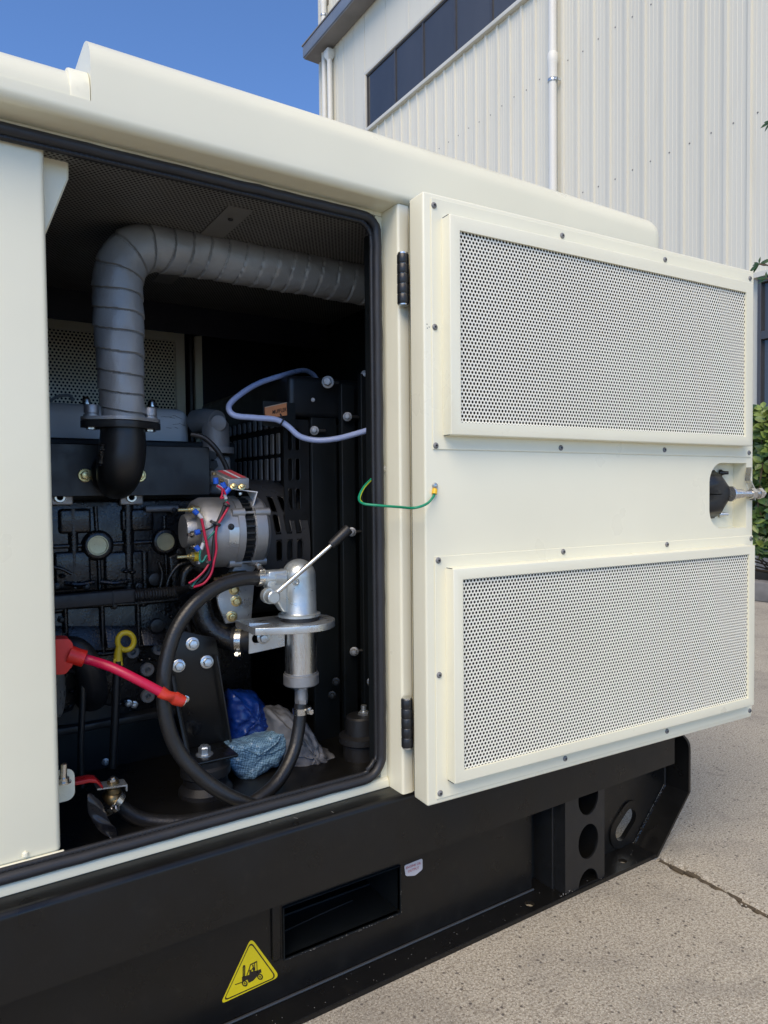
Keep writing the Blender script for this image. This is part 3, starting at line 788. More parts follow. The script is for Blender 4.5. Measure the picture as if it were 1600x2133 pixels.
# ---------------------------------------------------------------- DOOR
A = math.radians(3.2); DR = Vector((math.cos(A), -math.sin(A), 0)); DN = Vector((-math.sin(A), -math.cos(A), 0))
D0 = Vector((.6531, .8908, CZ))
D = lambda a, b, c: D0+DR*a+DN*c+Vector((0, 0, b))      # a along, b height from eye, c towards viewer
DL, DB, DT = .856, -.508, .469
rec = [(.8317, .0525), (.8317, -.087), (.748, -.087)]
for k in range(9): 
    a = math.radians(270-90*k/8); rec.append((.748+.042*math.cos(a)-.0, -.045+.042*math.sin(a)))
for k in range(9):
    a = math.radians(180-90*k/8); rec.append((.748+.042*math.cos(a), .0105+.042*math.sin(a)))
rec2 = []
for q in rec:
    if not rec2 or abs(q[0]-rec2[-1][0])+abs(q[1]-rec2[-1][1]) > 1e-4: rec2.append(q)
rec = rec2
db = MB().prism([(0, DB), (DL, DB), (DL, DT), (0, DT)], [rec], D, -.0385, 0)
def dedge(a, b):
    def loc(q): r = q-D0; return r.dot(DR), r.z, r.dot(DN)
    A_, B_ = loc(a), loc(b)
    on = lambda q: q[0] < 1e-4 or q[0] > DL-1e-4 or q[1] < DB+1e-4 or q[1] > DT-1e-4
    if not (on(A_) and on(B_)): return False
    if A_[2] > -.001 and B_[2] > -.001: return True
    return abs(A_[2]-B_[2]) > .03
door = db.build('door', CREAM, cn, bevel=.0038, seg=4, efilt=dedge, smooth=32)
door['label'] = 'open hinged side door with two perforated vents'
MB().box(.003, DL-.003, DB+.003, DT-.003, -.045, -.0386, lambda q: D(q.x, q.y, q.z)).build('door_back', DARK, door)
MB().prism([(.70, -.09), (.836, -.09), (.836, .056), (.70, .056)], [], D, -.034, -.031).build('latch_recess', CREAMW, door)
def boxD(mb, a0, a1, b0, b1, c0, c1): return mb.box(a0, a1, b0, b1, c0, c1, lambda q: D(q.x, q.y, q.z))
def vent(fa0, fa1, fb0, fb1, oa0, oa1, ob0, ob1, ma0, ma1, mb0, mb1, name):
    H = .025
    fl = MB().prism([(fa0, fb0), (fa1, fb0), (fa1, fb1), (fa0, fb1)], [[(oa0+.003, ob0+.003), (oa1-.003, ob0+.003), (oa1-.003, ob1-.003), (oa0+.003, ob1-.003)]], D, .0003, .0022)
    fl.build('vent_flange', CREAM, door, bevel=.0006, seg=1)
    fr = MB()
    O = [(oa0, ob0), (oa1, ob0), (oa1, ob1), (oa0, ob1)]; I = [(ma0, mb0), (ma1, mb0), (ma1, mb1), (ma0, mb1)]
    vs = []
    for c in (.0023, H):
        for a, b in O: vs.append(D(a, b, c))
    for a, b in I: vs.append(D(a, b, H))
    for a, b in I: vs.append(D(a, b, H-.004))
    fs = []
    for i in range(4):
        j = (i+1) % 4; fs += [(i, j, 4+j, 4+i), (4+i, 4+j, 8+j, 8+i), (8+i, 8+j, 12+j, 12+i)]
    fr.add(vs, fs)
    def ff(p, q):
        r1, r2 = p-D0, q-D0
        on = lambda r: abs(r.dot(DN)-H) < 1e-4 and (abs(r.dot(DR)-oa0) < 1e-4 or abs(r.dot(DR)-oa1) < 1e-4)
        s1 = on(r1); s2 = on(r2)
        return (s1 and s2) or (abs(r1.dot(DN)-r2.dot(DN)) > .015)
    fr.build('vent_frame', CREAM, door, bevel=.0018, seg=3, efilt=ff, smooth=30)
    # corner seams of the folded frame
    sm = MB()
    for a, b, sa in ((oa0, ob0, 1), (oa0, ob1, 1)):
        sm.tube([D(a+.0002, b, .005), D(a+.0002, b, H-.004)], .0005, 4, smooth=False)
    sm.build('corner_seam', DARK, door, smooth=0)
    ms = perforated(ma0-.001, ma1+.004, mb0-.001, mb1+.001, .0068, .0049, lambda a, b, c: D(a, b, H-.0042+c), .0009, 12)
    o = ms.build('perforated_sheet', MESH, door, smooth=0); o['kind'] = 'stuff'
    boxD(MB(), oa0+.003, oa1-.003, ob0+.003, ob1-.003, .0024, .0120).build('acoustic_foam', DARK, door, smooth=0)
vent(.0145, .846, .0655, .4605, .0335, .8145, .0874, .431, .0527, .790, .1073, .4085, 'up')
vent(.0165, .853, -.499, -.1055, .0362, .826, -.4702, -.1245, .0545, .8055, -.4515, -.1425, 'lo')
rv0 = None
for a, b in [(0.0193, 0.4487), (0.2915, 0.448), (0.563, 0.4479), (0.8366, 0.4501), (0.0193, 0.2586), (0.0193, 0.0714), (0.287, 0.0736), (0.5628, 0.0758), (0.8369, 0.0752), (0.0225, -0.1121), (0.2922, -0.1121), (0.5706, -0.1121), (0.8456, -0.1121), (0.0225, -0.2969), (0.0225, -0.4896), (0.2959, -0.4878), (0.572, -0.4877), (0.845, -0.4915)]:
    p = D(a, b, .0022)
    if rv0 is None:
        r = MB(); r.lathe(p, DN, [(0, .0050), (.0008, .0050), (.0022, .0040), (.0028, .0026)], 18); r.cur = 1; r.lathe(p+DN*.0004, DN, [(0, .0018), (.0026, .0018)], 6)
        rv0 = r.build('rivet', [GREYP, DARK], door); rc = W[rv0]-p
    else: copy_part(rv0, p+rc)
# tiny dot marks and scratches
mk = MB()
for a, b in ((.006, .262), (.0065, .256), (.010, .258)): mk.lathe(D(a, b, .0), DN, [(0, .0009), (.0003, .0009)], 6)
mk.build('paint_chip', BLACKS, door, smooth=0)
LATCHM = mat('latch_steel', (.60, .59, .56), .27, metal=.85, var=.05, vs=8)
# latch
pt = lambda u, v, t: (lambda d: d*((D0+DN*t).dot(DN)-Vector((0, 0, CZ)).dot(DN))/d.dot(DN)+Vector((0, 0, CZ)))(ray(u, v))
la = MB()
bod = [(.700, -.066), (.7600, -.066), (.7680, -.056), (.790, -.034), (.806, -.022), (.806, -.002), (.788, .012), (.7680, .030), (.7600, .038), (.700, .038)]
la.prism(bod, [], D, -.0305, -.026)
cx_, cz_ = .742, -.014
vs = []; lv_ = [(1, -.0258), (.97, -.0256), (.90, -.018), (.80, -.008), (.66, -.002), (.45, .001), (.2, .002), (.02, .002)]
for s_, c_ in lv_:
    for a, b in bod: vs.append(D(cx_+(a-cx_)*s_ if a > .71 else .700+.002*(1-s_), cz_+(b-cz_)*s_, c_ if a > .71 else c_-.006*(1-s_)))
n_ = len(bod); fs = []
for j in range(len(lv_)-1):
    for i in range(n_): fs.append((j*n_+i, j*n_+(i+1) % n_, (j+1)*n_+(i+1) % n_, (j+1)*n_+i))
la.add(vs, fs)
latch = la.build('latch', BLACKS, door, smooth=80)
lx = D(.7745, -.0135, .001); ld_ = (DR*1.0+DN*.22).normalized()
MB().lathe(lx, ld_, [(0, .016), (.003, .0168), (.0035, .0135), (.006, .0135), (.006, .0105), (.021, .0105), (.0215, .0092), (.023, .0092), (.0235, .0098), (.032, .0095), (.034, .0078), (.036, .0066)]+[(.037+.0012*k, .0064+.0004*(k % 2)) for k in range(26)], 24).build('latch_shaft', LATCHM, door)
MB().lathe(lx+ld_*.054, ld_, [(0, .0105), (.001, .012), (.010, .012), (.011, .0105)], 6).build('latch_nut', LATCHM, door, smooth=20)
MB().lathe(lx+ld_*.066, ld_, [(0, .010), (.002, .010), (.002, .008), (.0045, .008), (.0045, .0105), (.0065, .0105)], 20).lathe(lx+ld_*.074, ld_, [(0, .012), (.009, .012)], 6).lathe(lx+ld_*.084, ld_, [(0, .0065), (.007, .006), (.009, .003)], 12).build('latch_nut', LATCHM, door, smooth=20)
cb = lx+ld_*.066
tn = MB()
pl = [cb+Vector((0, 0, -.014)), cb+Vector((0, 0, .008)), cb+DR*-.012+Vector((0, 0, .024)), cb+DR*-.018+Vector((0, 0, .029)), cb+DR*-.013+Vector((0, 0, .056))]
for p, q in zip(pl[:-1], pl[1:]):
    e = (q-p)/2; sd2 = DN*-.006; th_ = e.cross(sd2).normalized()*.0013
    tn.obox((p+q)/2+DN*-.005, e*1.03, sd2, th_)
tn.build('latch_cam', LATCHM, door, smooth=0)
for b in (.032, -.058):
    MB().lathe(D(.782, b, -.030), DN*.55+DR*.55, [(0, .0075), (.005, .0075), (.005, .0055), (.008, .005), (.008, .0042), (.018, .0035)], 14).build('latch_stud', BLACKS if b > 0 else ZINC, door, smooth=30)
# hinges: five knuckles each
for zt in (.3865, -.3425):
    hg = MB().lathe((.6500, .9425, Z(zt)-.0845), (0, 0, 1), [(0, .0085), (.0845, .0085)], 20).build('hinge', STEEL, cn)
    for k in range(5):
        MB().lathe((.6500, .9425, Z(zt)-.002-.0161*(k+1)), (0, 0, 1), [(0, .0092), (.001, .0098), (.0146, .0098), (.0155, .0092)], 22).build('knuckle', HINGE, hg)

# pillar screw
q = P(798, 977, 1.0); MB().lathe(q, (0, -1, 0), [(0, .006), (.0015, .006), (.003, .004), (.0035, .001)], 14).build('pillar_screw', STEEL, cn)

# ================================================================ ENGINE
en = thing('engine', 'black cast iron diesel engine with alternator inside the open bay', 'engine', (.3, 1.5, Z(-.45)))
YB = 1.34
zB = lambda v, u=250, y=YB: P(u, v, y).z
bk = MB()
zt_, zl_ = zB(1035), zB(1500)
bk.box(-.9, P(560, 1200, YB).x, YB, 1.75, zB(1228), zB(1040)).build('block', BLACKC, en, bevel=.006)
bk = MB(); bk.box(-.9, P(520, 1300, YB).x, YB-.012, 1.75, zB(1500), zB(1232)); bk.build('crankcase', BLACKC, en, bevel=.006)
def rib(px, r, y, name='rib', m=BLACKC): return MB().tube([P(u, v, y) for u, v in px], r, 8, 4, smooth=len(px) > 2).build(name, m, en, smooth=60)
for px in ([(105, 1139), (182, 1136)], [(226, 1133), (325, 1128)], [(360, 1126), (400, 1126)], [(198, 1055), (202, 1114)], [(205, 1156), (208, 1228)], [(342, 1075), (343, 1106)], [(345, 1148), (348, 1225)]):
    rib(px, .0042, YB)
for px in ([(105, 1262), (135, 1264), (212, 1260), (287, 1256), (370, 1248)], [(135, 1262), (137, 1318)], [(212, 1262), (215, 1358)], [(287, 1258), (290, 1345)], [(137, 1352), (215, 1362), (290, 1345), (330, 1343)], [(100, 1275), (130, 1270)]):
    rib(px, .005, YB-.014)
# lit cast bulges in the lower crankcase
for a, b, c_, d_ in ((140, 208, 1300, 1350), (218, 284, 1300, 1345), (292, 345, 1305, 1340), (105, 130, 1300, 1345)):
    m = MB(); p, q, r_, s_ = P(a, c_, YB-.012), P(b, c_, YB-.012), P(b, d_, YB-.012), P(a, d_, YB-.012)
    vs = [p+Vector((0, .002, 0)), q+Vector((0, .002, 0)), r_+Vector((0, -.024, 0)), s_+Vector((0, -.024, 0)), s_+Vector((0, .004, -.004)), r_+Vector((0, .004, -.004))]
    m.add(vs, [(0, 1, 2, 3), (3, 2, 5, 4), (0, 3, 4), (1, 5, 2)]).build('cast_bulge', BLACKC, en, bevel=.002, seg=2)
for a, b, c_, d_ in ((110, 190, 1150, 1225), (215, 300, 1150, 1222), (120, 190, 1060, 1110), (250, 320, 1060, 1105)):
    p, r_ = P(a, c_, YB), P(b, d_, YB)
    MB().box(p.x, r_.x, YB-.006, YB+.01, r_.z, p.z).build('water_jacket', BLACKC, en, bevel=.006, seg=4)
for u, v, w_ in ((165, 1215, 60), (240, 1212, 60)):
    MB().tube([P(u-w_/2, v, YB-.008), P(u, v+3, YB-.014), P(u+w_/2, v-2, YB-.008)], .004, 8).build('rib', BLACKC, en)
for u, v, r in ((203, 1136, 21), (343, 1128, 18.5)):
    p = P(u, v, YB-.0); rr = S(r, u, v, YB)
    b = MB().lathe(p, (0, -1, 0), [(0, rr*1.55), (.006, rr*1.45), (.009, rr*1.2), (.009, rr)], 28, closed=False).build('core_plug_boss', BLACKC, en, smooth=60)
    MB().lathe(p, (0, -1, 0), [(.001, rr*1.0), (.0078, rr*.98), (.0078, rr*.88), (.006, rr*.82), (.0055, .001)], 28).build('core_plug', PLUG, b, smooth=30)
for u, v, r in ((320, 1206, 13), (325, 1302, 14)):
    p = P(u, v, YB-.012); rr = S(r, u, v, YB-.02)
    MB().lathe(p, (0, -1, 0), [(-.02, rr*1.15), (.004, rr*1.05), (.012, rr), (.0125, rr*.9)], 24).build('boss', BLACKS, en)
for u, v in ((275, 1357), (306, 1394), (307, 1449), (330, 1350)):
    p = P(u, v, YB-.014); rr = S(14, u, v, YB-.02)
    b = MB().lathe(p, (0, -1, 0), [(-.02, rr), (.006, rr), (.008, rr*.9), (.008, rr*.42), (.001, rr*.30), (.001, .0003)], 24).build('counterbored_boss', GREYP, en, smooth=30)
for px, r in (([(150, 1060), (155, 1225)], .01), ([(265, 1050), (268, 1225)], .012), ([(300, 1150), (302, 1225)], .008)):
    rib(px, r, YB+.003)
rib([(303, 1060), (370, 1058)], .0065, YB-.01, 'cast_lug', GREYP)
for px, r, m_ in (([(345, 1240), (352, 1205), (372, 1178), (398, 1170)], .004, BLACKC), ([(380, 1228), (385, 1195), (405, 1180), (420, 1190)], .010, BLACKC), ([(330, 1170), (338, 1195), (333, 1225)], .0035, BLACKC),
                  ([(400, 1340), (385, 1280), (372, 1262)], .006, RUBBER), ([(455, 1300), (462, 1262), (448, 1230), (428, 1222)], .006, RUBBER), ([(120, 1395), (175, 1410), (200, 1470)], .004, RUBBER), ([(105, 1180), (128, 1185), (150, 1196)], .003, BLACKC)):
    rib(px, r, YB-.03, 'fuel_line', m_)
for u, v in ((118, 1222), (180, 1222), (290, 1222), (362, 1062), (375, 1150), (365, 1170), (238, 1262), (190, 1340), (262, 1350), (128, 1290), (340, 1300), (352, 1340), (222, 1400), (288, 1420), (236, 1440), (150, 1475), (215, 1495), (330, 1488)):
    MB().bolt(P(u, v, YB-.014), (0, -1, 0), S(7, u, v, YB)).build('block_bolt', BLACKS, en)
for u, v in ((268, 1465), (280, 1468), (220, 1587)):
    MB().bolt(P(u, v, YB-.02), (-.2, -1, 0), S(7, u, v, YB)).build('block_bolt', ZINC, en)
MB().prism(poly3([(352, 1160), (372, 1152), (380, 1225), (360, 1238)], YB-.02), [], XZ(YB-.02), 0, .012).build('block_web', BLACKC, en, bevel=.003)
# small cast details
random.seed(5)
dt = MB()
for u, v in ((262, 1190), (276, 1192), (130, 1200), (232, 1395), (296, 1375), (262, 1460), (250, 1466), (275, 1463), (160, 1400), (150, 1440), (200, 1480), (300, 1260), (312, 1372), (350, 1270), (358, 1284)):
    dt.ball(P(u, v, YB-.016), S(6, u, v, YB), 6, (1.2, 1, .7))
dt.build('cast_detail', BLACKC, en)
# oil pan flange and pan
xs = P(430, 1490, 1.3).x
MB().box(-.9, xs, 1.30, 1.7, zB(1512, 250, 1.30), zB(1496, 250, 1.30)).build('pan_flange', BLACKS, en, bevel=.003)
MB().box(-.9, xs-.03, 1.36, 1.7, Z(-.56), zB(1514, 250, 1.30)).build('oil_pan', BLACKI, en, bevel=.02, seg=4)
sk_ = [(120, 1490), (150, 1478), (165, 1440), (200, 1465), (232, 1470), (245, 1495), (330, 1478), (380, 1460), (395, 1470), (395, 1486), (120, 1512)]
MB().prism(poly3(sk_, 1.315), [], XZ(1.315), 0, .01).build('timing_skirt', GREY if False else BLACKS, en, bevel=.001, seg=1)
# heat shield plate and manifold
ys = 1.30
za_, zb_ = P(250, 927, ys).z, P(250, 1033, ys).z
MB().box(-.9, P(437, 980, ys).x, ys, ys+.003, zb_, za_).build('heat_shield', BLACKS, en, bevel=.001, seg=1)
MB().box(-.9, P(437, 980, ys).x, ys+.0035, ys+.12, za_-.003, za_+.001).build('heat_shield_top', BLACKS, en, bevel=.001, seg=1)
MB().box(-.9, P(500, 1000, 1.34).x, 1.36, 1.7, zB(1050), zB(915, 250, 1.36)).build('cylinder_head', BLACKI, en, bevel=.005)
# silver gasket corners and ring ends under the shield
for u in (124, 273):
    q = P(u, 1037, YB-.01); MB().box(q.x-.02, q.x+.022, YB-.012, YB-.002, q.z-.013, q.z+.012).build('manifold_tab', CASTAL, en, bevel=.003)
    MB().lathe(P(u, 1036, YB-.013), (0, -1, 0), [(0, .009), (.004, .0095), (.006, .0085), (.006, .0055), (0, .005)], 20).build('manifold_stud', CHROME, en)
# valve cover
vc = MB().box(-.9, P(398, 880, 1.42).x, 1.42, 1.66, P(300, 930, 1.42).z, P(300, 846, 1.42).z)
vcf = lambda a, b: a.z > P(300, 900, 1.42).z or b.z > P(300, 900, 1.42).z
vo_ = vc.build('valve_cover', GREY, en, bevel=[(.024, 6, lambda a, b: (a.z > P(300, 900, 1.42).z and b.z > P(300, 900, 1.42).z) or (a.x > .3 and b.x > .3 and abs(a.z-b.z) > .02))], smooth=40)
MB().box(-.9, P(403, 880, 1.42).x, 1.405, 1.67, P(300, 933, 1.42).z, P(300, 925, 1.42).z).build('cover_flange', GREY, vo_, bevel=.003)
for u, v in ((180, 835), (316, 840)):
    q = P(u, v+8, 1.47); MB().lathe(q, (0, 0, 1), [(0, .011), (.003, .011), (.003, .008), (.009, .008), (.013, .0065), (.016, .003)], 16).build('acorn_nut', CHROME, vo_)
MB().tube([P(100, 838, 1.5), P(120, 826, 1.5), P(145, 824, 1.5), P(152, 836, 1.5)], .003, 8).build('breather_pipe', GREYP, vo_)
scr = MB()
for k in range(9):
    a = P(random.uniform(335, 375), random.uniform(862, 892), 1.4195); scr.tube([a, a+Vector((random.uniform(.006, .014), 0, random.uniform(-.006, .002)))], .0004, 4)
scr.build('scuff', BLACKS, vo_)
# exhaust elbow
ye = 1.22
el_ = MB().tube([P(256, 885, ye), P(256, 930, ye), P(252, 965, ye+.003), P(247, 990, ye+.025), P(243, 1000, ye+.08)], S(43, 256, 920, ye), 28, 8,
                rf=lambda d, th, s: S(43, 256, 920, ye)*(1+.10*math.sin(min(1, s*1.25)*PI))).build('exhaust_elbow', BLACKS, en, smooth=60)
MB().ball(P(240, 985, ye+.06), S(46, 240, 985, ye+.05), 14, (1.05, .8, 1.05)).build('elbow_boss', BLACKS, en, smooth=60)
zf = P(256, 880, ye).z
def ear(x, c, r_e, r_c, z0, z1):
    o = []
    n = 16
    for k in range(n+1):
        a = -PI/3+2*PI/3*k/n; o.append((c.x+x+r_e*math.cos(a), c.y+r_e*math.sin(a)))
    for k in range(1, n):
        a = PI/3+PI/3*k/n; o.append((c.x+r_c*math.cos(a), c.y+r_c*math.sin(a)))
    for k in range(n+1):
        a = 2*PI/3+2*PI/3*k/n; o.append((c.x-x+r_e*math.cos(a), c.y+r_e*math.sin(a)))
    for k in range(1, n):
        a = 4*PI/3+PI/3*k/n; o.append((c.x+r_c*math.cos(a), c.y+r_c*math.sin(a)))
    return MB().prism(o, [], lambda a, b, c_: Vector((a, b, c_)), z0, z1)
cf_ = P(253, 880, ye); ex_ = .047
ear(ex_, cf_, .017, .043, P(253, 893, ye).z, P(253, 880, ye).z).build('exhaust_flange', BLACKS, en, bevel=.002)
for s_ in (-1, 1):
    MB().lathe(Vector((cf_.x+s_*ex_, cf_.y, P(253, 897, ye).z)), (0, 0, 1), [(0, .009), (.006, .009)], 6).build('flange_bolt', STEEL, en)
for u in (177, 290):
    MB().bolt(P(u, 990, ys-.001), (0, -1, 0), S(13.5, u, 990, ys)).build('shield_bolt', YZINC, en, smooth=30)
wd_ = MB().tube([P(213, 925, ye-.02), P(212, 940, ye-.02), P(209, 970, ye-.015)], .004, 8, rf=lambda d, th, s: .0035+.0015*math.sin(d*900)); wd_.build('weld_bead', BLACKC, en)

# thermostat housing, behind
yt = 1.36
th = MB().lathe(P(450, 945, yt), (0, 0, 1), [(0, .036), (.012, .036), (.012, .0275), (.06, .0265), (.068, .02)], 24).build('thermostat_housing', GREYP, en)
MB().tube([P(410, 878, yt+.05), P(430, 876, yt+.02), P(452, 880, yt-.008)], .024, 20, 6).build('outlet_elbow', GREYP, th, smooth=60)
MB().lathe(P(456, 882, yt-.02), (-.5, -1, 0), [(0, .0155), (.008, .0155), (.009, .013)], 20).build('outlet_cap', GREYP, th)
MB().box(P(428, 960, yt).x, P(475, 960, yt).x, yt-.02, yt+.06, P(450, 1030, yt).z, P(450, 950, yt).z).build('pump_body', GREYP, en, bevel=.008)
for u, v in ((441, 968), (438, 950), (440, 1000)): MB().lathe(P(u, v, yt-.025), (0, -1, 0), [(0, .011), (.008, .011)], 6).build('housing_bolt', BLACKS, en)
MB().tube([P(398, 905, 1.3), P(425, 912, 1.29), P(450, 935, 1.28), P(468, 965, 1.28), P(475, 985, 1.28)], .005, 10).build('bypass_hose', RUBBER, en)

# ---------------------------------------------------------------- alternator
ya = 1.215
ac = P(470, 1108, ya); AX = lambda u: P(u, 1108, ya).x
alt = MB().lathe((AX(400), ya, ac.z), (1, 0, 0), [(0, .022), (0, .052), (.004, .058), (.014, .063), (AX(472)-AX(400), .063), (AX(473)-AX(400), .0655), (AX(486)-AX(400), .0655), (AX(487)-AX(400), .05)], 40).build('alternator', CASTAL, en, smooth=30)
alt['label'] = 'silver cast alternator with coloured wires on its left end'
MB().lathe((AX(486), ya, ac.z), (1, 0, 0), [(0, .057), (AX(508)-AX(486), .057)], 40).build('rotor_gap', DARK, alt)
vb = MB()
for k in range(32):
    a = 2*PI*k/32; vb.obox((AX(497), ya+.059*math.cos(a), ac.z+.059*math.sin(a)), (.0125, 0, 0), Vector((0, math.cos(a), math.sin(a)))*.003, Vector((0, -math.sin(a), math.cos(a)))*.0015)
vb.build('cooling_fins', BLACKS, alt, smooth=0)
MB().lathe((AX(507), ya, ac.z), (1, 0, 0), [(0, .05), (0, .062), (.002, .0645), (.022, .0645), (.029, .060), (.029, .02)], 40).build('front_housing', CASTAL, alt, smooth=30)
MB().lathe((AX(380), ya, ac.z+.004), (1, 0, 0), [(0, .02), (.001, .0285), (.004, .030), (.02, .031), (.026, .036), (.028, .05)], 32).build('rear_cap', CASTAL, alt, smooth=35)
for a in (55, 150, 250):
    ar = math.radians(a); MB().lathe((AX(462), ya-.062*math.sin(ar), ac.z+.062*math.cos(ar)), (1, 0, 0), [(0, .008), (AX(486)-AX(462)+.001, .0085)], 16).lathe((AX(508), ya-.062*math.sin(ar), ac.z+.062*math.cos(ar)), (1, 0, 0), [(0, .008), (.028, .008)], 16).lathe((AX(480), ya-.062*math.sin(ar), ac.z+.062*math.cos(ar)), (1, 0, 0), [(0, .0025), (.03, .0025)], 8).build('through_bolt', CASTAL, alt)
# label plate follows the casing
lbp = MB(); vs = []
for k in range(7):
    a = math.radians(-8+k*6)
    for x in (AX(452), AX(476)): vs.append((x, ya-.0636*math.cos(a), ac.z-.0636*math.sin(a)+.002))
lbp.add(vs, [(2*k, 2*k+1, 2*k+3, 2*k+2) for k in range(6)]).build('rating_plate', ZINC, alt, smooth=60)
MB().bolt((AX(456), ya-.062, ac.z+.012), (0, -1, .2), .0055, washer=True).build('case_screw', BLACKS, alt)
for u, v, m in ((388, 1062, YZINC), (386, 1160, YZINC)):
    q = P(u, v, ya-.035)
    MB().lathe(q+Vector((.022, 0, 0)), (-1, 0, 0), [(0, .006), (.008, .006), (.008, .0075), (.013, .0075), (.013, .0045), (.018, .005), (.018, .0028), (.036, .0028)], 12).build('terminal_stud', m, alt)
q = P(403, 1160, ya-.035); MB().lathe(q, (1, 0, 0), [(0, .008), (.008, .008)], 14).build('terminal_insulator', YELLOW, alt)
q = P(412, 1160, ya-.03); MB().box(q.x-.0015, q.x+.002, q.y-.006, q.y+.006, q.z-.012, q.z+.012).build('terminal_tab', WHITEP, alt)
for u, v in ((400, 1113), (405, 1140)):
    MB().lathe(P(u+3, v, ya-.048), (-1, -.3, 0), [(0, .006), (.004, .006), (.004, .003), (.012, .003)], 6).build('terminal_nut', CHROME, alt)
# mounting bracket below
br = [(498, 1163), (545, 1168), (520, 1202), (478, 1202)]
MB().prism(poly3(br, 1.20), [], XZ(1.20), 0, .02).build('alternator_foot', CASTAL, alt, bevel=.002)
br = [(480, 1198), (522, 1196), (530, 1215), (524, 1292), (470, 1300), (455, 1262), (452, 1245)]
mbk = MB().prism(poly3(br, 1.215), [], XZ(1.215), 0, .006).build('alternator_bracket', ZINC, en, bevel=.001, seg=1)
for u, v in ((492, 1252), (483, 1284), (487, 1228)): MB().bolt(P(u, v, 1.2148), (-.2, -1, 0), S(11, u, v, 1.2), stud=.002).build('bracket_bolt', YZINC if v < 1290 else ZINC, mbk)
MB().lathe(P(445, 1206, 1.2), (1, 0, 0), [(0, .003), (.014, .003), (.014, .007), (.024, .007), (.024, .009), (.03, .009), (.03, .012), (.06, .012)], 6).build('sender', BRASS, en, smooth=20)
# regulator box with bracket
def qbox(c, dx, dy, dz, name, m, par, bev=.001): return MB().obox(c, dx, dy, dz).build(name, m, par, bevel=bev, seg=2)
yr = 1.17
top = [P(457, 988, yr+.02), P(500, 980, yr+.05)]
rg = P(484, 1005, yr); 
def quadbox(a, b, c, d, h): # top quad corners (a,b,c,d), extruded down h
    vs = [Vector(q) for q in (a, b, c, d)]; vs += [q-Vector((0, 0, h)) for q in vs]
    return MB().add(vs, [(0, 1, 2, 3), (7, 6, 5, 4), (0, 4, 5, 1), (1, 5, 6, 2), (2, 6, 7, 3), (3, 7, 4, 0)])
zr = P(484, 994, yr).z
A1 = PZ(477, 995.5, zr); B1 = PZ(519.5, 995, zr) if False else None
a = P(476, 999, yr); b = P(519, 996, yr); sh = Vector((-.020, .034, .016))
box_ = quadbox(a, b, b+sh, a+sh, .019).build('regulator', CASTAL, en, bevel=.0012, seg=2)
box_['label'] = 'small metal voltage regulator box with red and white label'
lf = lambda s_, t_: a+(b-a)*s_+sh*t_+Vector((0, 0, .0006))
for s0, s1, m in ((.30, .52, SRED), (.56, .66, SWHT), (.70, .92, SRED)):
    vs = [lf(s0, .08), lf(s1, .08), lf(s1, .95), lf(s0, .95)]; MB().add(vs+[q-Vector((0, 0, .0004)) for q in vs], [(0, 1, 2, 3), (7, 6, 5, 4), (0, 4, 5, 1), (1, 5, 6, 2), (2, 6, 7, 3), (3, 7, 4, 0)]).build('label_band', m, box_, smooth=0)
for u, v in ((487, 1013), (504, 1014)): MB().bolt(P(u, v, yr-.004), (-.3, -1, .5), .0058, washer=True).build('regulator_screw', YZINC, box_)
c1 = P(490, 1018, yr-.002); d1 = P(537, 1024, yr-.002); sh2 = Vector((0, .05, .002))
bt = MB().add([c1, d1, d1+sh2, c1+sh2], [(0, 1, 2, 3)])
bt.add([d1, d1+sh2, P(534, 1048, yr)+sh2*.2, P(528, 1054, yr)], [(0, 1, 2, 3)])
o = bt.build('regulator_bracket', WHITEP, en, smooth=0)
md = o.modifiers.new('thick', 'SOLIDIFY'); md.thickness = .0018
MB().bolt(P(500, 1026, yr+.01), (0, 0, -1), .0055, washer=False).build('regulator_nut', CHROME, box_)
# blue lugs and sleeves
def stick(name, p, q, r, m, par, n=10): return MB().cyl(p, q, r, n).build(name, m, par, bevel=.0006, seg=1)
yw = 1.155
for a_, b_ in (((449, 995), (450, 1008)), ((463, 1005), (468, 1016)), ((478, 1017), (468, 1028)), ((404, 1063), (411, 1070)), ((406, 1110), (417, 1107)), ((408, 1138), (414, 1146))):
    stick('blue_lug', P(*a_, yw), P(*b_, yw), .0048, BLUEC, alt)
for a_, b_ in (((412, 1070), (421, 1080)), ((467, 1029), (471, 1040)), ((424, 1131), (419, 1145)), ((452, 1011), (463, 1019))):
    stick('white_sleeve', P(*a_, yw), P(*b_, yw), .0034, WHITEP, alt)
stick('wire_tag', P(446, 990, yw), P(446, 984, yw), .004, BRASS, alt); stick('wire_tag', P(458, 1000, yw), P(466, 1003, yw), .003, BRASS, alt)
def wire(px, r, m, y=1.15, name='wire'):
    pts = [P(q[0], q[1], q[2] if len(q) > 2 else y) for q in px]
    return MB().tube(pts, r, 8, 6).build(name, m, alt, smooth=60)
wire([(470, 1040), (473, 1052), (462, 1072), (452, 1100), (435, 1120), (425, 1130)], .0019, TEAL)
wire([(472, 1045), (476, 1055), (462, 1080), (452, 1098), (450, 1120), (451, 1145), (446, 1170), (440, 1195), (425, 1215), (403, 1223)], .0021, REDW, 1.146)
wire([(420, 1080), (424, 1100), (429, 1125), (434, 1150), (437, 1168)], .0025, REDW, 1.144)
wire([(418, 1146), (416, 1160), (418, 1170), (424, 1168), (430, 1158), (436, 1162), (436, 1172), (425, 1190), (408, 1210), (400, 1222)], .0019, TEAL, 1.147)
wire([(471, 1048), (458, 1080), (450, 1100), (446, 1130), (443, 1165), (432, 1195), (412, 1215), (396, 1222)], .0035, TAPE, 1.151)
wire([(452, 1012), (462, 1018), (463, 1030), (460, 1038), (466, 1036)], .0018, REDW, 1.15)
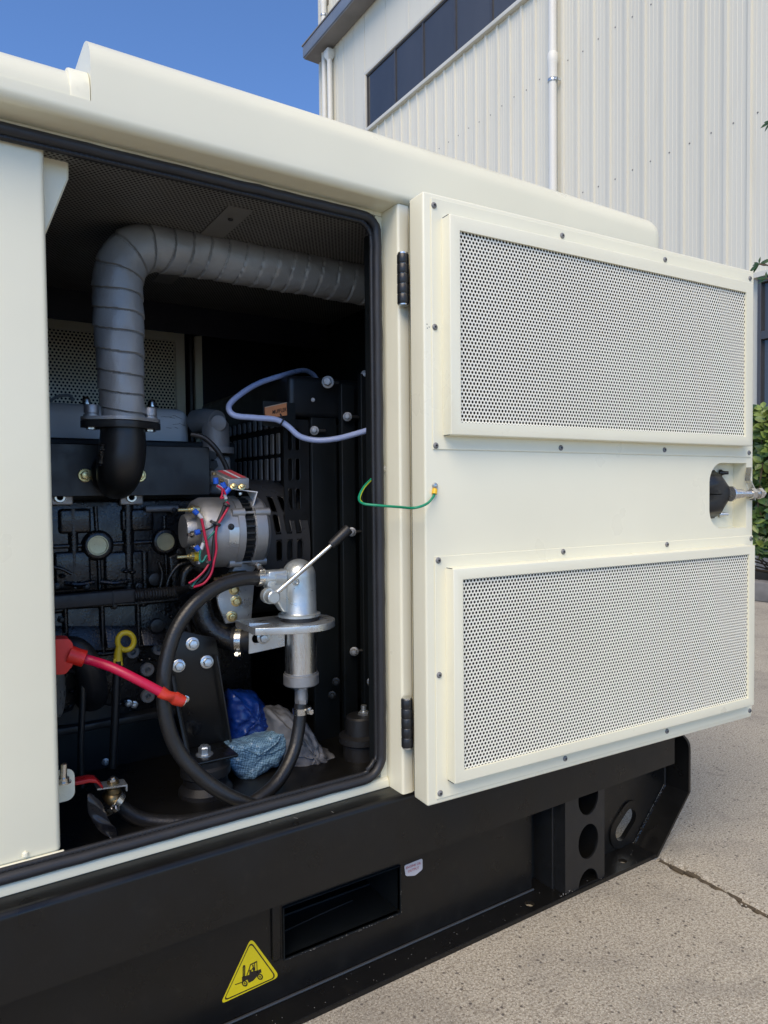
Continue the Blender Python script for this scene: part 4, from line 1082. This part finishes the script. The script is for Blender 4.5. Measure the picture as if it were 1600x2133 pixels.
wire([(465, 1018), (470, 1030)], .0016, REDW); wire([(417, 1107), (435, 1101), (450, 1092)], .0015, TAPE)
wire([(437, 1172), (425, 1190), (408, 1206), (393, 1215)], .0018, REDW, 1.143)
for u, v in ((447, 1087), (455, 1090), (436, 1170), (474, 1050)):
    q = P(u, v, 1.146); MB().lathe(q-Vector((.003, 0, .003)), (.6, 0, 1), [(0, .0065), (.004, .0065)], 10).build('cable_tie', TAPE, alt)

# ---------------------------------------------------------------- wiring loom
lm = thing('wiring_loom', 'flat black wiring loom with a ribbed conduit along the engine block', 'wiring loom', P(250, 1242, 1.29))
a, b = P(60, 1243, 1.29), P(282, 1241, 1.29)
MB().box(-.5, b.x, 1.282, 1.30, P(250, 1257, 1.29).z, P(250, 1229, 1.29).z).build('flat_sleeve', TAPE, lm, bevel=.003)
MB().box(P(236, 1240, 1.28).x, P(238, 1240, 1.28).x, 1.2805, 1.301, P(250, 1258, 1.29).z, P(250, 1228, 1.29).z).build('sleeve_joint', RUBBER, lm)
MB().tube([P(280+2*k, 1241-.085*2*k, 1.285) for k in range(47)], .012, 18, 1, smooth=False, rf=lambda d, th, s: .0105+.0016*(1 if int(d/.0027) % 2 else 0)).build('ribbed_conduit', RUBBER, lm, smooth=20)
MB().tube([P(372, 1233, 1.285), P(384, 1228, 1.25), P(400, 1221, 1.18)], .007, 12, rf=lambda d, th, s: .009-.004*s).build('end_sleeve', RUBBER, lm)

# dipstick
dp = thing('dipstick', 'yellow ring-handled dipstick in a black guide tube', 'dipstick', P(245, 1385, 1.27))
yd = 1.265
ring = [P(262+17*math.cos(t), 1336+18*math.sin(t), yd) for t in [2*PI*k/16 for k in range(16)]]
MB().tube(ring, .0048, 12, 3, closed=True).build('handle', YELLOW, dp, smooth=60)
MB().tube([P(249, 1345, yd), P(246, 1362, yd), P(246, 1376, yd)], .0055, 12, rf=lambda d, th, s: .0055+.0025*s).tube([P(239, 1372, yd-.004), P(238, 1384, yd-.004)], .002, 6, smooth=False).tube([P(252, 1372, yd-.004), P(254, 1386, yd-.004)], .002, 6, smooth=False).build('handle_neck', YELLOW, dp, smooth=40)
MB().tube([P(246, 1374, yd), P(242, 1430, yd), P(240, 1490, yd), P(234, 1600, yd)], .0068, 14).build('guide_tube', BLACKS, dp, smooth=60)
# oil filler elbow + rod
MB().tube([P(128, 1345, 1.26), P(160, 1352, 1.25), P(183, 1385, 1.25), P(192, 1430, 1.27), P(190, 1450, 1.3)], .022, 22, 8, rf=lambda d, th, s: .016+.012*s).build('intake_elbow', RUBBER, en, smooth=60)
MB().tube([P(172, 1385, 1.25), P(172, 1460, 1.25), P(168, 1560, 1.25), P(170, 1640, 1.25)], .0055, 10).build('drain_rod', BLACKS, en, smooth=60)
MB().lathe(P(112, 1440, 1.2), (1, -.3, 0), [(0, .04), (.01, .04), (.012, .036)], 28).build('starter_body', ZINC, en)

# ---------------------------------------------------------------- engine mount
mt = MB().prism(poly3([(350, 1325), (385, 1315), (450, 1330), (458, 1370), (481, 1556), (392, 1572), (352, 1400)], 1.19), [], XZ(1.19), 0, .008).build('mount_plate', BLACK, en, bevel=.0015, seg=2)
MB().tube([P(452, 1365, 1.183), P(458, 1400, 1.18), P(474, 1500, 1.18), P(481, 1550, 1.18), P(478, 1562, 1.17), P(440, 1572, 1.165)], .002, 6).build('mount_edge', BLACKS, mt)
MB().tube([P(360, 1408, 1.185), P(372, 1480, 1.17), P(391, 1570, 1.15)], .0045, 8, smooth=False).build('mount_web', BLACK, mt)
zsh = P(430, 1569, 1.15).z
MB().box(P(390, 1570, 1.15).x, P(482, 1570, 1.15).x, 1.115, 1.189, zsh-.005, zsh).build('mount_shelf', BLACK, mt, bevel=.002, seg=2)
MB().bolt((P(426, 1568, 1.145).x, 1.145, zsh), (0, 0, 1), S(17, 426, 1560, 1.14), hexh=.012).build('mount_bolt', ZINC, mt)
for u, v in ((401, 1341), (431, 1379), (372, 1387)): MB().bolt(P(u, v, 1.188), (-.1, -1, .1), S(13, u, v, 1.19)).build('mount_bolt', ZINC, mt)
MB().lathe((P(430, 1600, 1.15).x, 1.155, zsh-.09), (0, 0, 1), [(0, .046), (.03, .045), (.04, .037), (.052, .037), (.056, .042), (.07, .042), (.074, .037), (.084, .037)], 28).build('rubber_mount', RUBBER, mt)

# lower coolant elbow
le = MB().tube([P(418, 1240, 1.24), P(425, 1285, 1.235), P(446, 1315, 1.225), P(475, 1330, 1.215), P(492, 1334, 1.21)], .021, 22, 8).build('coolant_elbow', BLACKC, en, smooth=60)
MB().tube([P(486, 1333, 1.212), P(510, 1333, 1.20)], .024, 22, smooth=False).tube([P(508, 1333, 1.20), P(530, 1330, 1.19)], .023, 22, smooth=False).build('coolant_hose', RUBBER, en, smooth=40)
def clamp(p, ax, r, parent, wd=.011, sdir=(0, -.2, 1), sl=.02):
    ax = Vector(ax).normalized(); p = Vector(p)
    c = MB().lathe(p-ax*wd/2, ax, [(0, r), (0, r+.0012), (wd, r+.0012), (wd, r)], 28).build('hose_clamp', CHROME, parent, smooth=30)
    sd_ = Vector(sdir); sd_ = (sd_-ax*sd_.dot(ax)).normalized(); tn = ax.cross(sd_)
    b = p+sd_*(r+.003)
    MB().obox(b, ax*wd*.55, sd_*.0035, tn*.008).build('clamp_housing', CHROME, c, bevel=.001, seg=1)
    MB().lathe(b+sd_*.002-tn*.010, tn, [(0, .0035), (sl, .0035)], 10).lathe(b+sd_*.002-tn*.016, tn, [(0, .004), (.001, .0052), (.006, .0052)], 6).build('clamp_screw', CHROME, c)
    return c
clamp(P(500, 1334, 1.205), P(510, 1333, 1.20)-P(486, 1333, 1.212), .0245, en, .011, (-.2, -.5, -1))

# ---------------------------------------------------------------- belt / fan guard drum
gd = MB(); gy, gz, gr = 1.40, Z(-.115), .142; gx0, gx1 = .535, .635
slots = []
for cx in (.567, .590, .612):
    for a0 in (-22, 0, 22, 40): slots.append((cx, a0))
na = 90; nxs = 34
def gp(x, a, r=gr): ar = math.radians(a); return Vector((x, gy-r*math.cos(ar), gz+r*math.sin(ar)))
vs = []; fs = []
for i in range(nxs+1):
    for j in range(na+1): vs.append(gp(gx0+(gx1-gx0)*i/nxs, -80+190*j/na))
hit = lambda x, a: any(abs(x-cx) < .0062 and abs(a-a0) < 8.2 for cx, a0 in slots)
for i in range(nxs):
    for j in range(na):
        x = gx0+(gx1-gx0)*(i+.5)/nxs; a = -80+190*(j+.5)/na
        if not hit(x, a): fs.append((i*(na+1)+j, i*(na+1)+j+1, (i+1)*(na+1)+j+1, (i+1)*(na+1)+j))
guard = gd.add(vs, fs).build('belt_guard', GUARD, en, smooth=60)
rm = MB()
for cx, a0 in slots:
    Lp = [gp(cx+q[0], a0+q[1]/gr*57.3, gr+.0003) for q in stadium((0, -.0135), (0, .0135), .0062, 6)]
    rm.tube(Lp, .0011, 5, 1, closed=True, smooth=False)
rm.build('slot_rims', BLACKS, guard)
MB().tube([gp(gx0, a) for a in range(-80, 111, 10)], .0016, 6).build('guard_edge', BLACKS, guard)
fp = [(gy-(gr-.001)*math.cos(math.radians(a)), gz+(gr-.001)*math.sin(math.radians(a))) for a in range(-90, 271, 15)][:-1]
MB().prism(fp, [], lambda a, b, c: Vector((c, a, b)), gx0+.004, gx0+.006).build('guard_face', BLACKI, guard)

# ================================================================ RADIATOR
rd = thing('radiator', 'black radiator assembly with slotted guard and bolts at the right of the bay', 'radiator', (.72, 1.5, Z(-.5)))
rx0 = P(650, 1000, 1.26).x
MB().box(rx0, .70, 1.26, 1.27, Z(-.52), Z(.15)).build('side_plate', BLACKI, rd, bevel=.002)
MB().box(.703, .735, 1.245, 1.26, Z(-.52), Z(.22)).build('side_channel', BLACKI, rd, bevel=.002)
MB().box(.738, .80, 1.225, 1.24, Z(-.52), Z(.24)).build('side_channel', BLACKI, rd, bevel=.002)
MB().box(.80, .899, 1.20, 1.21, Z(-.52), Z(.26)).build('side_plate', BLACKI, rd, bevel=.002)
MB().box(.67, .78, 1.29, 1.80, Z(-.45), Z(.14)).build('core', BLACKI, rd)
MB().box(.60, .80, 1.275, 1.82, Z(.150), Z(.235)).build('top_tank', BLACKS, rd, bevel=.012, seg=4)
q = P(632, 765, 1.4); MB().lathe((q.x, 1.4, Z(.235)), (0, 0, 1), [(0, .022), (.008, .022), (.008, .028), (.016, .028), (.018, .024)], 20).build('filler_cap', GUARD, rd)
# shroud side with slots facing the opening
sh_ = []
for xx in (.598, .6145):
    for zz in (.105, .045, -.015): sh_.append(stadium((xx, Z(zz)-.017), (xx, Z(zz)+.017), .0052, 6))
MB().prism([(.585, Z(-.25)), (rx0-.001, Z(-.25)), (rx0-.001, Z(.145)), (.585, Z(.145))], sh_, XZ(1.27), 0, .003).build('shroud_side', BLACKS, rd, smooth=20)
rm = MB()
for s_ in sh_: rm.tube([Vector((a, 1.2695, b)) for a, b in s_], .0008, 5, 1, closed=True, smooth=False)
rm.build('slot_rims', BLACKS, rd)
# guard grille facing the engine
gx = .60
MB().box(gx+.012, gx+.016, 1.28, 1.78, Z(-.20), Z(.14)).build('shroud_back', DARK, rd)
for v0, v1 in ((905, 948), (955, 1003), (868, 893)):
    zz1 = PX(560, v0, gx).z; zz0 = PX(560, v1, gx).z
    for k in range(12):
        yk = 1.325+.031*k
        MB().box(gx, gx+.004, yk, yk+.017, zz0, zz1).build('grille_bar', GREYP, rd, bevel=.002, seg=1)
for u, v, y_, r in ((683, 796, 1.25, 15), (724, 868, 1.235, 11), (655, 897, 1.255, 11), (733, 1108, 1.235, 11), (738, 1357, 1.235, 11), (760, 780, 1.23, 10), (774, 1420, 1.20, 11), (652, 833, 1.26, 5)):
    p = P(u, v, y_); ax = (-.55, -.8, 0)
    b = MB().bolt(p, ax, S(r*.82, u, v, y_)).build('bolt', CASTAL, rd)
    if r > 9: MB().lathe(p+Vector((.006, .002, 0)), (1, -.35, 0), [(0, .004), (.018, .0035), (.02, .001)], 8).build('stud', BLACKS, rd)
# sticker on the tank
stp = P(575, 854, 1.272)
so_ = MB().prism(poly3([(552, 848), (597, 838), (598, 865), (553, 872)], 1.24), [], XZ(1.24), 0, .002)
ms_ = so_.build('muffler_sticker', SORG, rd, smooth=0); ms_['label'] = 'orange sticker reading MUFFLER'
d_ = P(597, 851, 1.24)-P(553, 860, 1.24)
text('MUFFLER', .0105, P(582, 856, 1.239), d_, (0, 0, 1), SBLK, ms_, sx=.72)
flat('sticker_line', SBRD, [(552, 848), (597, 838), (597.3, 839.2), (552.2, 849.2)], 1.24, ms_, .0003)
MB().box(P(545, 860, 1.25).x, P(612, 860, 1.25).x, 1.2425, 1.25, P(570, 888, 1.24).z, P(570, 836, 1.24).z).build('sticker_plate', BLACKI, rd)
# front mount of the radiator bay, lower right
rmn = MB().lathe(P(752, 1600, 1.14), (0, 0, 1), [(0, .034), (.05, .034), (.055, .042), (.066, .042), (.07, .03), (.10, .028), (.103, .025)], 28).build('rubber_mount', RUBBER, rd, smooth=40)
q = P(758, 1497, 1.14); MB().bolt(q, (0, 0, 1), .015, stud=.012).build('mount_bolt', ZINC, rmn)
for u, v in ((692, 1448), (700, 1420)): MB().bolt(P(u, v, 1.24), (-.5, -.8, 0), .008).build('bolt', BLACKS, rd)

# ================================================================ WRAPPED PIPE
wp = thing('wrapped_exhaust_pipe', 'exhaust pipe bandaged in grey heat wrap bending over the engine', 'exhaust pipe', P(256, 870, ye))
pth = [P(258, 872, ye), P(256, 840, ye), P(252, 790, ye), P(249, 720, ye), P(247, 650, ye), P(246, 600, ye), P(251, 560, ye), P(272, 528, ye), P(310, 516, ye), P(350, 521, ye), P(420, 531, ye), P(500, 546, ye), P(600, 563, ye-.002), P(700, 582, ye-.004), P(800, 600, ye-.006), P(860, 610, ye-.006)]
R0 = S(50, 247, 700, ye)
def wr(d, th, s):
    pitch = .036+.004*math.sin(d*21)
    ph = (d/.033+.18*math.sin(d*12)+th/(2*PI)+.07*math.sin(th*2+d*9)+.08*math.sin(d*33)) % 1
    r = R0*(.86+.14*min(1, d/.16))
    saw = -.0022*ph+(.0 if ph > .06 else -.0022*(1-ph/.06)*.0)
    bul = .0006*math.sin(th*3+d*40)+.0006*math.sin(th*5-d*70)
    dent = -.0020 if ph > .95 else 0
    return r+.0012-saw*-1+bul*.8+dent
wm = MB().tube(pth, R0, 56, 34, rf=wr); wm.build('heat_wrap', WRAP, wp, smooth=50)
def wphase(d, th): return d/.033+.18*math.sin(d*12)+th/(2*PI)+.07*math.sin(th*2+d*9)+.08*math.sin(d*33)
sti = MB(); FR = wm.frames
for k in range(150):
    th = 2*PI*k/150; prev = None
    for d_, p_, n_1, b_1, t_1 in FR:
        f_ = (wphase(d_, th)+.10) % 1
        if prev is not None and f_ < prev and random.random() < .72:
            r_ = wr(d_, th, 0)+.0002; o_ = n_1*math.cos(th)+b_1*math.sin(th); e_ = t_1.cross(o_)
            sti.obox(p_+o_*r_, t_1*.0004, e_*.0009, o_*.0003)
        prev = f_
o = sti.build('wrap_stitching', GREYP, wp, smooth=0); o['kind'] = 'stuff'
ear(ex_, cf_, .0165, .042, P(253, 878, ye).z, P(253, 871, ye).z).build('pipe_flange', CASTAL, wp, bevel=.002)
for s_ in (-1, 1):
    MB().lathe(Vector((cf_.x+s_*ex_, cf_.y, P(253, 871, ye).z)), (0, 0, 1), [(0, .0125), (.0035, .0125), (.0035, .0105), (.006, .0098), (.006, .0115), (.018, .0115), (.0195, .0105)], 20).build('flange_nut', CASTAL, wp)

# ================================================================ HOSES, PUMP
hp = thing('hand_pump', 'zinc hand pump with long lever and black grip on a round bracket', 'hand pump', P(625, 1300, 1.10))
yp = 1.10
cx = P(623, 1240, yp)
zt0 = P(623, 1282, yp).z; Hd = P(623, 1163, yp).z-zt0; rD = S(36, 623, 1240, yp)
MB().lathe((cx.x, yp, zt0), (0, 0, 1), [(0, rD*1.22), (.004, rD*1.22), (.005, rD*1.06), (.008, rD), (Hd-rD, rD*.97)]+[(Hd-rD+rD*.97*math.sin(math.radians(a)), max(.0004, rD*.97*math.cos(math.radians(a)))) for a in range(10, 91, 10)], 36).build('pump_head', DIE, hp, smooth=40)
bxa = P(590, 1205, yp)
MB().prism(poly3([(590, 1188), (560, 1190), (557, 1222), (575, 1250), (590, 1275), (600, 1278), (600, 1185)], yp-.012), [], XZ(yp-.012), 0, .024).build('inlet_web', DIE, hp, bevel=.004)
MB().lathe(P(545, 1205, yp), P(590, 1205, yp)-P(545, 1205, yp), [(0, .0125), (.02, .0125), (.02, .0155), (.04, .0155)], 24).build('inlet_neck', DIE, hp)
MB().lathe(P(615, 1212, yp-rD+.002), (0, -1, 0), [(0, .006), (.004, .006), (.005, .004), (.003, .002)], 14).build('cast_boss', DIE, hp)
p0, p1, p2 = P(567, 1243, yp-.034), P(701, 1126, yp-.062), P(727, 1101, yp-.067)
MB().lathe(p0+Vector((0, .02, 0)), (0, -1, 0), [(0, .013), (.012, .013), (.012, .011), (.028, .011), (.0295, .009)], 20).build('lever_pivot', DIE, hp)
MB().cyl(p0, p1, .0042, 14, .0034).build('lever', STEEL, hp)
g0 = p1.lerp(p0, .09)
MB().lathe(g0, p2-g0, [(0, .0070), (.003, .0078), ((p2-g0).length-.002, .0095), ((p2-g0).length, .0085)], 18).build('grip', RUBBER, hp)
MB().lathe((cx.x, yp, zt0-.007), (0, 0, 1), [(0, rD*1.15), (.0069, rD*1.15)], 32).build('gasket', RUBBER, hp)
# bracket: disc with tab, turned down leg
disc = P(623, 1300, yp); zd1 = zt0-.0075; zd0 = zd1-.012; RD = S(74, 623, 1300, yp)
tabx = P(518, 1290, yp).x
pl_ = [(cx.x+RD*math.cos(math.radians(a)), yp+RD*math.sin(math.radians(a))) for a in range(-90, 91, 10)]+[(tabx, yp+RD), (tabx, yp-RD*.45), (cx.x-RD*.6, yp-RD*.9)]
hole = circ(cx.x, yp, rD*.9, 28)
MB().prism(pl_, [], lambda a, b, c: Vector((a, b, c)), zd0, zd1).build('bracket_plate', ZINC, hp, bevel=.0035, seg=4, smooth=40)
yb_ = yp+.0
s_in = [tuple(q) for q in stadium(*[(lambda q: (q.x, q.z))(P(u, v, yb_)) for u, v in ((534, 1330), (552, 1327))], .008, 8)]
bl = [(519, 1298), (593, 1298), (593, 1346), (519, 1362)]
MB().prism(poly3(bl, yb_), [s_in], XZ(yb_), 0, .003).build('bracket_leg', ZINC, hp, smooth=20)
MB().bolt(P(549, 1328, yb_-.001), (-.25, -1, 0), .0105).build('bracket_bolt', ZINC, hp)
# cylinder and foot
zc1 = P(626, 1402, yp).z
MB().lathe((cx.x+.002, yp, zc1), (0, 0, 1), [(0, S(33, 626, 1360, yp)), (zd0-zc1+.004, S(33, 626, 1360, yp))], 36).build('cylinder', STEEL, hp, smooth=40)
zc0 = P(626, 1425, yp).z; rc_ = S(37, 626, 1410, yp)
MB().lathe((cx.x+.002, yp, zc0), (0, 0, 1), [(0, rc_*.93), (.002, rc_), (zc1-zc0-.001, rc_), (zc1-zc0, rc_*.93), (zc1-zc0+.003, rc_*.93)], 36).build('cylinder_cap', CASTAL, hp, smooth=40)
zn = P(626, 1434, yp).z; zn2 = P(626, 1456, yp).z; zn3 = P(626, 1466, yp).z
MB().lathe((cx.x+.002, yp, zn), (0, 0, 1), [(0, .0135), (zc0-zn, .0145)], 6).lathe((cx.x+.002, yp, zn2), (0, 0, 1), [(0, .0115), (zn-zn2, .0115)], 20).lathe((cx.x+.002, yp, zn3), (0, 0, 1), [(0, .011), (zn2-zn3, .012)], 6).build('outlet_neck', CASTAL, hp)

h1 = thing('drain_loop_hose', 'black rubber hose looping down from the hand pump inlet', 'hose', P(340, 1450, 1.09))
yh = 1.09; rh = .0114
ph_ = [P(556, 1205, yp), P(535, 1204, yp), P(500, 1207, 1.095), P(455, 1222, 1.09), P(405, 1258, 1.08), P(368, 1310, 1.075), P(347, 1375, 1.07), P(341, 1440, 1.065), P(348, 1505, 1.06), P(372, 1565, 1.055), P(415, 1615, 1.045), P(470, 1655, 1.035), P(530, 1680, 1.03), P(600, 1700, 1.04), P(690, 1700, 1.07)]
h1t = MB().tube(ph_, rh, 24, 12).build('hose', HOSE, h1, smooth=60)
clamp(P(540, 1204.5, yp), P(556, 1205, yp)-P(500, 1207, 1.095), rh+.0012, h1, .011, (.1, -.4, 1), .018)
h2 = thing('drain_valve_hose', 'black rubber hose from the red-handled valve up to the pump foot', 'hose', P(420, 1700, 1.1))
ph2 = [P(238, 1668, 1.10), P(262, 1690, 1.10), P(300, 1708, 1.095), P(370, 1713, 1.08), P(450, 1702, 1.07), P(520, 1675, 1.06), P(575, 1632, 1.07), P(608, 1575, 1.085), P(622, 1520, 1.095), P(627, 1466, yp)]
MB().tube(ph2, rh, 24, 12).build('hose', HOSE, h2, smooth=60)
clamp(P(626, 1480, yp), (0, 0, 1), rh+.0012, h2, .011, (1, -.4, 0), .018)
# ball valve
bv = thing('ball_valve', 'brass ball valve with red lever at the end of the drain hose', 'valve', P(232, 1655, 1.10))
MB().tube([P(226, 1655, 1.13), P(229, 1656, 1.115), P(234, 1662, 1.10), P(240, 1670, 1.098)], .0135, 18, rf=lambda d, th, s: .009+.002*math.sin(s*PI)).build('valve_body', BRASS, bv, smooth=60)
MB().lathe(P(236, 1650, 1.10), (0, 0, 1), [(0, .0105), (.006, .0105), (.008, .0085), (.018, .0085)], 20).build('valve_neck', BRASS, bv)
tp = P(230, 1634, 1.10)
MB().obox(tp, (.021, 0, -.002), (0, .013, 0), (0, 0, .0012)).obox(tp+Vector((.021, 0, -.006)), (.001, 0, 0), (0, .012, 0), (0, 0, .005)).build('lever_plate', ZINC, bv)
MB().lathe(tp+Vector((.004, 0, 0)), (0, 0, 1), [(.001, .0075), (.008, .0075)], 6).lathe(tp+Vector((.004, 0, 0)), (0, 0, 1), [(.008, .004), (.011, .004)], 12).build('valve_nut', CHROME, bv, smooth=20)
lv = [P(212, 1636, 1.095), P(198, 1623, 1.09), P(184, 1622, 1.09), P(110, 1637, 1.09)]
l_ = MB(); vs = []
for q in lv: vs += [q+Vector((0, -.010, .0028)), q+Vector((0, .010, .0028)), q+Vector((0, .010, -.0028)), q+Vector((0, -.010, -.0028))]
fs = [(4*i+k, 4*i+(k+1) % 4, 4*i+4+(k+1) % 4, 4*i+4+k) for i in range(3) for k in range(4)]+[(0, 1, 2, 3), (15, 14, 13, 12)]
l_.add(vs, fs); l_.build('red_lever', RVALVE, bv, bevel=.001)
clamp(P(238, 1668, 1.10), P(262, 1690, 1.10)-P(234, 1664, 1.10), .0165, bv, .009, (-.8, -1, -.2), .012)
# plastic sleeve
pw = MB(); random.seed(9)
rows_ = [[(183, 1650), (190, 1652), (200, 1660), (214, 1672)], [(181, 1668), (195, 1675), (210, 1685), (222, 1698)], [(182, 1690), (196, 1695), (213, 1704), (230, 1716)], [(190, 1710), (203, 1712), (220, 1718), (241, 1722)], [(203, 1730), (216, 1731), (230, 1733), (246, 1732)], [(222, 1745), (232, 1747), (240, 1752), (247, 1756)]]
vs = []
for i, rw in enumerate(rows_):
    for j, (u, v) in enumerate(rw): vs.append(P(u, v, 1.075+(.012 if (j in (1, 2)) else 0)*(-1 if i % 2 else .4)+random.uniform(-.006, .006)))
pw.add(vs, [(i*4+j, i*4+j+1, i*4+j+5, i*4+j+4) for i in range(5) for j in range(3)])
o = pw.build('plastic_sleeve', PLAST, smooth=80); tag(o, 'crumpled black plastic sleeve hanging beside the ball valve', 'plastic sleeve')
md = o.modifiers.new('sub', 'SUBSURF'); md.levels = md.render_levels = 2
md = o.modifiers.new('thick', 'SOLIDIFY'); md.thickness = .001
# cream tab with stud
tb = MB().prism(rrect(P(100, 1640, 1.07).x, P(156, 1640, 1.07).x, P(130, 1671, 1.07).z, P(130, 1604, 1.07).z, .012), [], XZ(1.07), 0, .003).build('stay_tab', CREAM, cn, bevel=.0008, seg=1)
MB().lathe(P(131, 1630, 1.055), (.08, 0, 1), [(0, .011), (.002, .011), (.002, .008), (.007, .008), (.007, .0048), (.026, .0045), (.027, .003)], 14).build('tab_stud', CHROME, tb, smooth=30)

# battery cable
bc = thing('battery_cable', 'thick red battery cable with rubber terminal boot by the cream post', 'cable', P(150, 1360, 1.09))
yc = 1.085
MB().prism(poly3(rtri([(105, 1332), (142, 1330), (151, 1338), (152, 1360), (152, 1385), (136, 1404), (105, 1406)], 5, 3), yc), [], XZ(yc), -.002, .028).build('boot', RED, bc, bevel=.005, seg=4)
MB().lathe(P(144, 1363, yc+.006), P(172, 1371, yc+.002)-P(144, 1363, yc+.006), [(0, .0135), (.010, .0122), (.022, .0122), (.023, .0095)], 22).build('boot_neck', RED, bc, smooth=40)
YE = 1.032
cb_ = [P(160, 1368, yc+.005), P(190, 1376, yc), P(235, 1391, yc-.02), P(290, 1418, 1.045), P(345, 1447, YE)]
MB().tube(cb_, .0070, 20, 8).build('insulation', REDC, bc, smooth=60)
MB().tube([P(334, 1441, YE+.002), P(345, 1447, YE), P(358, 1452, YE), P(381, 1461, YE)], .0108, 18, 8, rf=lambda d, th, s: .0080+.0008*math.sin(th*2+d*260)+.0012*(s > .72)).build('heat_shrink', ORANGE, bc, smooth=60)
MB().lathe(P(380, 1460, YE), P(381, 1461, YE)-P(345, 1447, YE), [(0, .0082), (.003, .0082), (.003, .006), (-.002, .005)], 18).build('ferrule', CHROME, bc)
MB().bolt(P(387, 1456, YE+.004), (-.3, -1, 0), .005).build('lug_end', CHROME, bc)

# earth wire between pillar and door
ew = thing('earth_wire', 'green and yellow earth wire looping from the bay to the door', 'wire', P(860, 1055, .95))
we = [P(790, 985, 1.02), P(776, 996, 1.03), P(757, 1016, 1.02), P(748, 1038, 1.0), P(757, 1049, .975), P(790, 1053, .955), P(830, 1056, .92), P(862, 1058, .875), P(888, 1050, .872), P(902, 1036, .885), pt(905, 1028, .005)]
MB().tube(we, .0021, 10, 10).build('insulation', GREEN, ew, smooth=60)
MB().tube([q+Vector((.0012, -.0008, -.0006)) for q in we[:5]], .0014, 8, 10).build('yellow_stripe', GREENY, ew, smooth=60)
e0 = pt(905, 1029, .005); e1 = pt(906, 1019, .003)
MB().cyl(e0, e1, .0042, 14).build('crimp_sleeve', YLUG, ew)
e2 = pt(906, 1012, .0012)
MB().lathe(e2, DN, [(-.001, .0052), (.0008, .0052), (.0008, .0048), (.0028, .004), (.0034, .002)], 18).build('terminal_screw', CHROME, ew)

# vinyl tube
vt = thing('breather_tube', 'translucent pale blue vinyl tube curving across the radiator', 'tube', P(600, 880, 1.2))
vp = [P(668, 812, 1.42), P(656, 784, 1.42), P(636, 772, 1.40), P(612, 775, 1.36), P(585, 783, 1.32), P(540, 798, 1.30), P(500, 822, 1.27), P(477, 846, 1.25), P(488, 865, 1.235), P(530, 870, 1.225), P(575, 874, 1.22), P(600, 888, 1.215), P(625, 909, 1.205), P(660, 917, 1.19), P(700, 914, 1.17), P(740, 904, 1.14), P(776, 893, 1.11), P(810, 880, 1.09)]
MB().tube(vp, .0055, 16, 8).build('tube_wall', TUBE, vt, smooth=60)
MB().lathe(P(586, 877, 1.218), P(600, 888, 1.215)-P(575, 874, 1.22), [(0, .0072), (.003, .0072)], 14).tube([P(588, 872, 1.205), P(584, 862, 1.2)], .0016, 6, smooth=False).build('cable_tie', TAPE, vt)

# bags on the bay floor
def bag(name, label, cat, m, px, y, dep, seed, par=None, bulge=.03):
    """a cushion: outline pushed out into a bulging closed skin with folds"""
    random.seed(seed)
    out_ = rtri(px, 8, 2); c_ = Vector((sum(q[0] for q in out_)/len(out_), sum(q[1] for q in out_)/len(out_)))
    mb = MB(); vs = []; n = len(out_); lay = [(1, 0), (.9, -.55), (.7, -.85), (.4, -1), (.05, -1.05)]
    for s_, d_ in lay:
        for i, q in enumerate(out_):
            w_ = c_+(Vector(q)-c_)*s_
            vs.append(P(w_.x, w_.y, y)+Vector((0, d_*bulge*(1+.35*math.sin(i*2.1+s_*9)), .003*math.sin(i*1.7))))
    for s_, d_ in ((.8, .8), (.05, 1.0)):
        for i, q in enumerate(out_):
            w_ = c_+(Vector(q)-c_)*s_; vs.append(P(w_.x, w_.y, y)+Vector((0, d_*dep, 0)))
    fs = []
    for j in range(4):
        for i in range(n): fs.append((j*n+i, j*n+(i+1) % n, (j+1)*n+(i+1) % n, (j+1)*n+i))
    for i in range(n): fs += [(i, 5*n+i, 5*n+(i+1) % n, (i+1) % n), (5*n+i, 6*n+i, 6*n+(i+1) % n, 5*n+(i+1) % n)]
    fs += [tuple(range(4*n, 5*n)), tuple(range(6*n, 7*n))[::-1]]
    o = mb.add(vs, fs).build(name, m, par, smooth=80)
    md = o.modifiers.new('sub', 'SUBSURF'); md.levels = md.render_levels = 3
    for k, (sz, stn) in enumerate(((.05, .016), (.016, .006))):
        tx = bpy.data.textures.new(name+str(k), 'CLOUDS'); tx.noise_scale = sz; tx.noise_depth = 1
        md = o.modifiers.new('folds', 'DISPLACE'); md.texture = tx; md.strength = stn; md.mid_level = .5; md.texture_coords = 'LOCAL'
    return tag(o, label, cat)
bag('cloth_bundle', 'grey cloth bundle stuffed behind the rubber hose', 'cloth', BAGG, [(545, 1470), (585, 1470), (630, 1492), (660, 1545), (700, 1580), (716, 1612), (700, 1640), (655, 1648), (600, 1620), (560, 1560)], 1.20, .08, 2, bulge=.045)
bag('film_bag', 'shiny dark blue plastic bag beside the engine mount', 'bag', BAGB, [(470, 1430), (530, 1440), (560, 1475), (592, 1512), (570, 1545), (470, 1556), (466, 1500)], 1.23, .06, 4)
bag('woven_bag', 'light blue woven mesh bag under the dark blue bag', 'bag', WOVEN, [(468, 1552), (520, 1546), (604, 1512), (606, 1545), (580, 1592), (512, 1630), (468, 1592)], 1.17, .05, 6, bulge=.014)
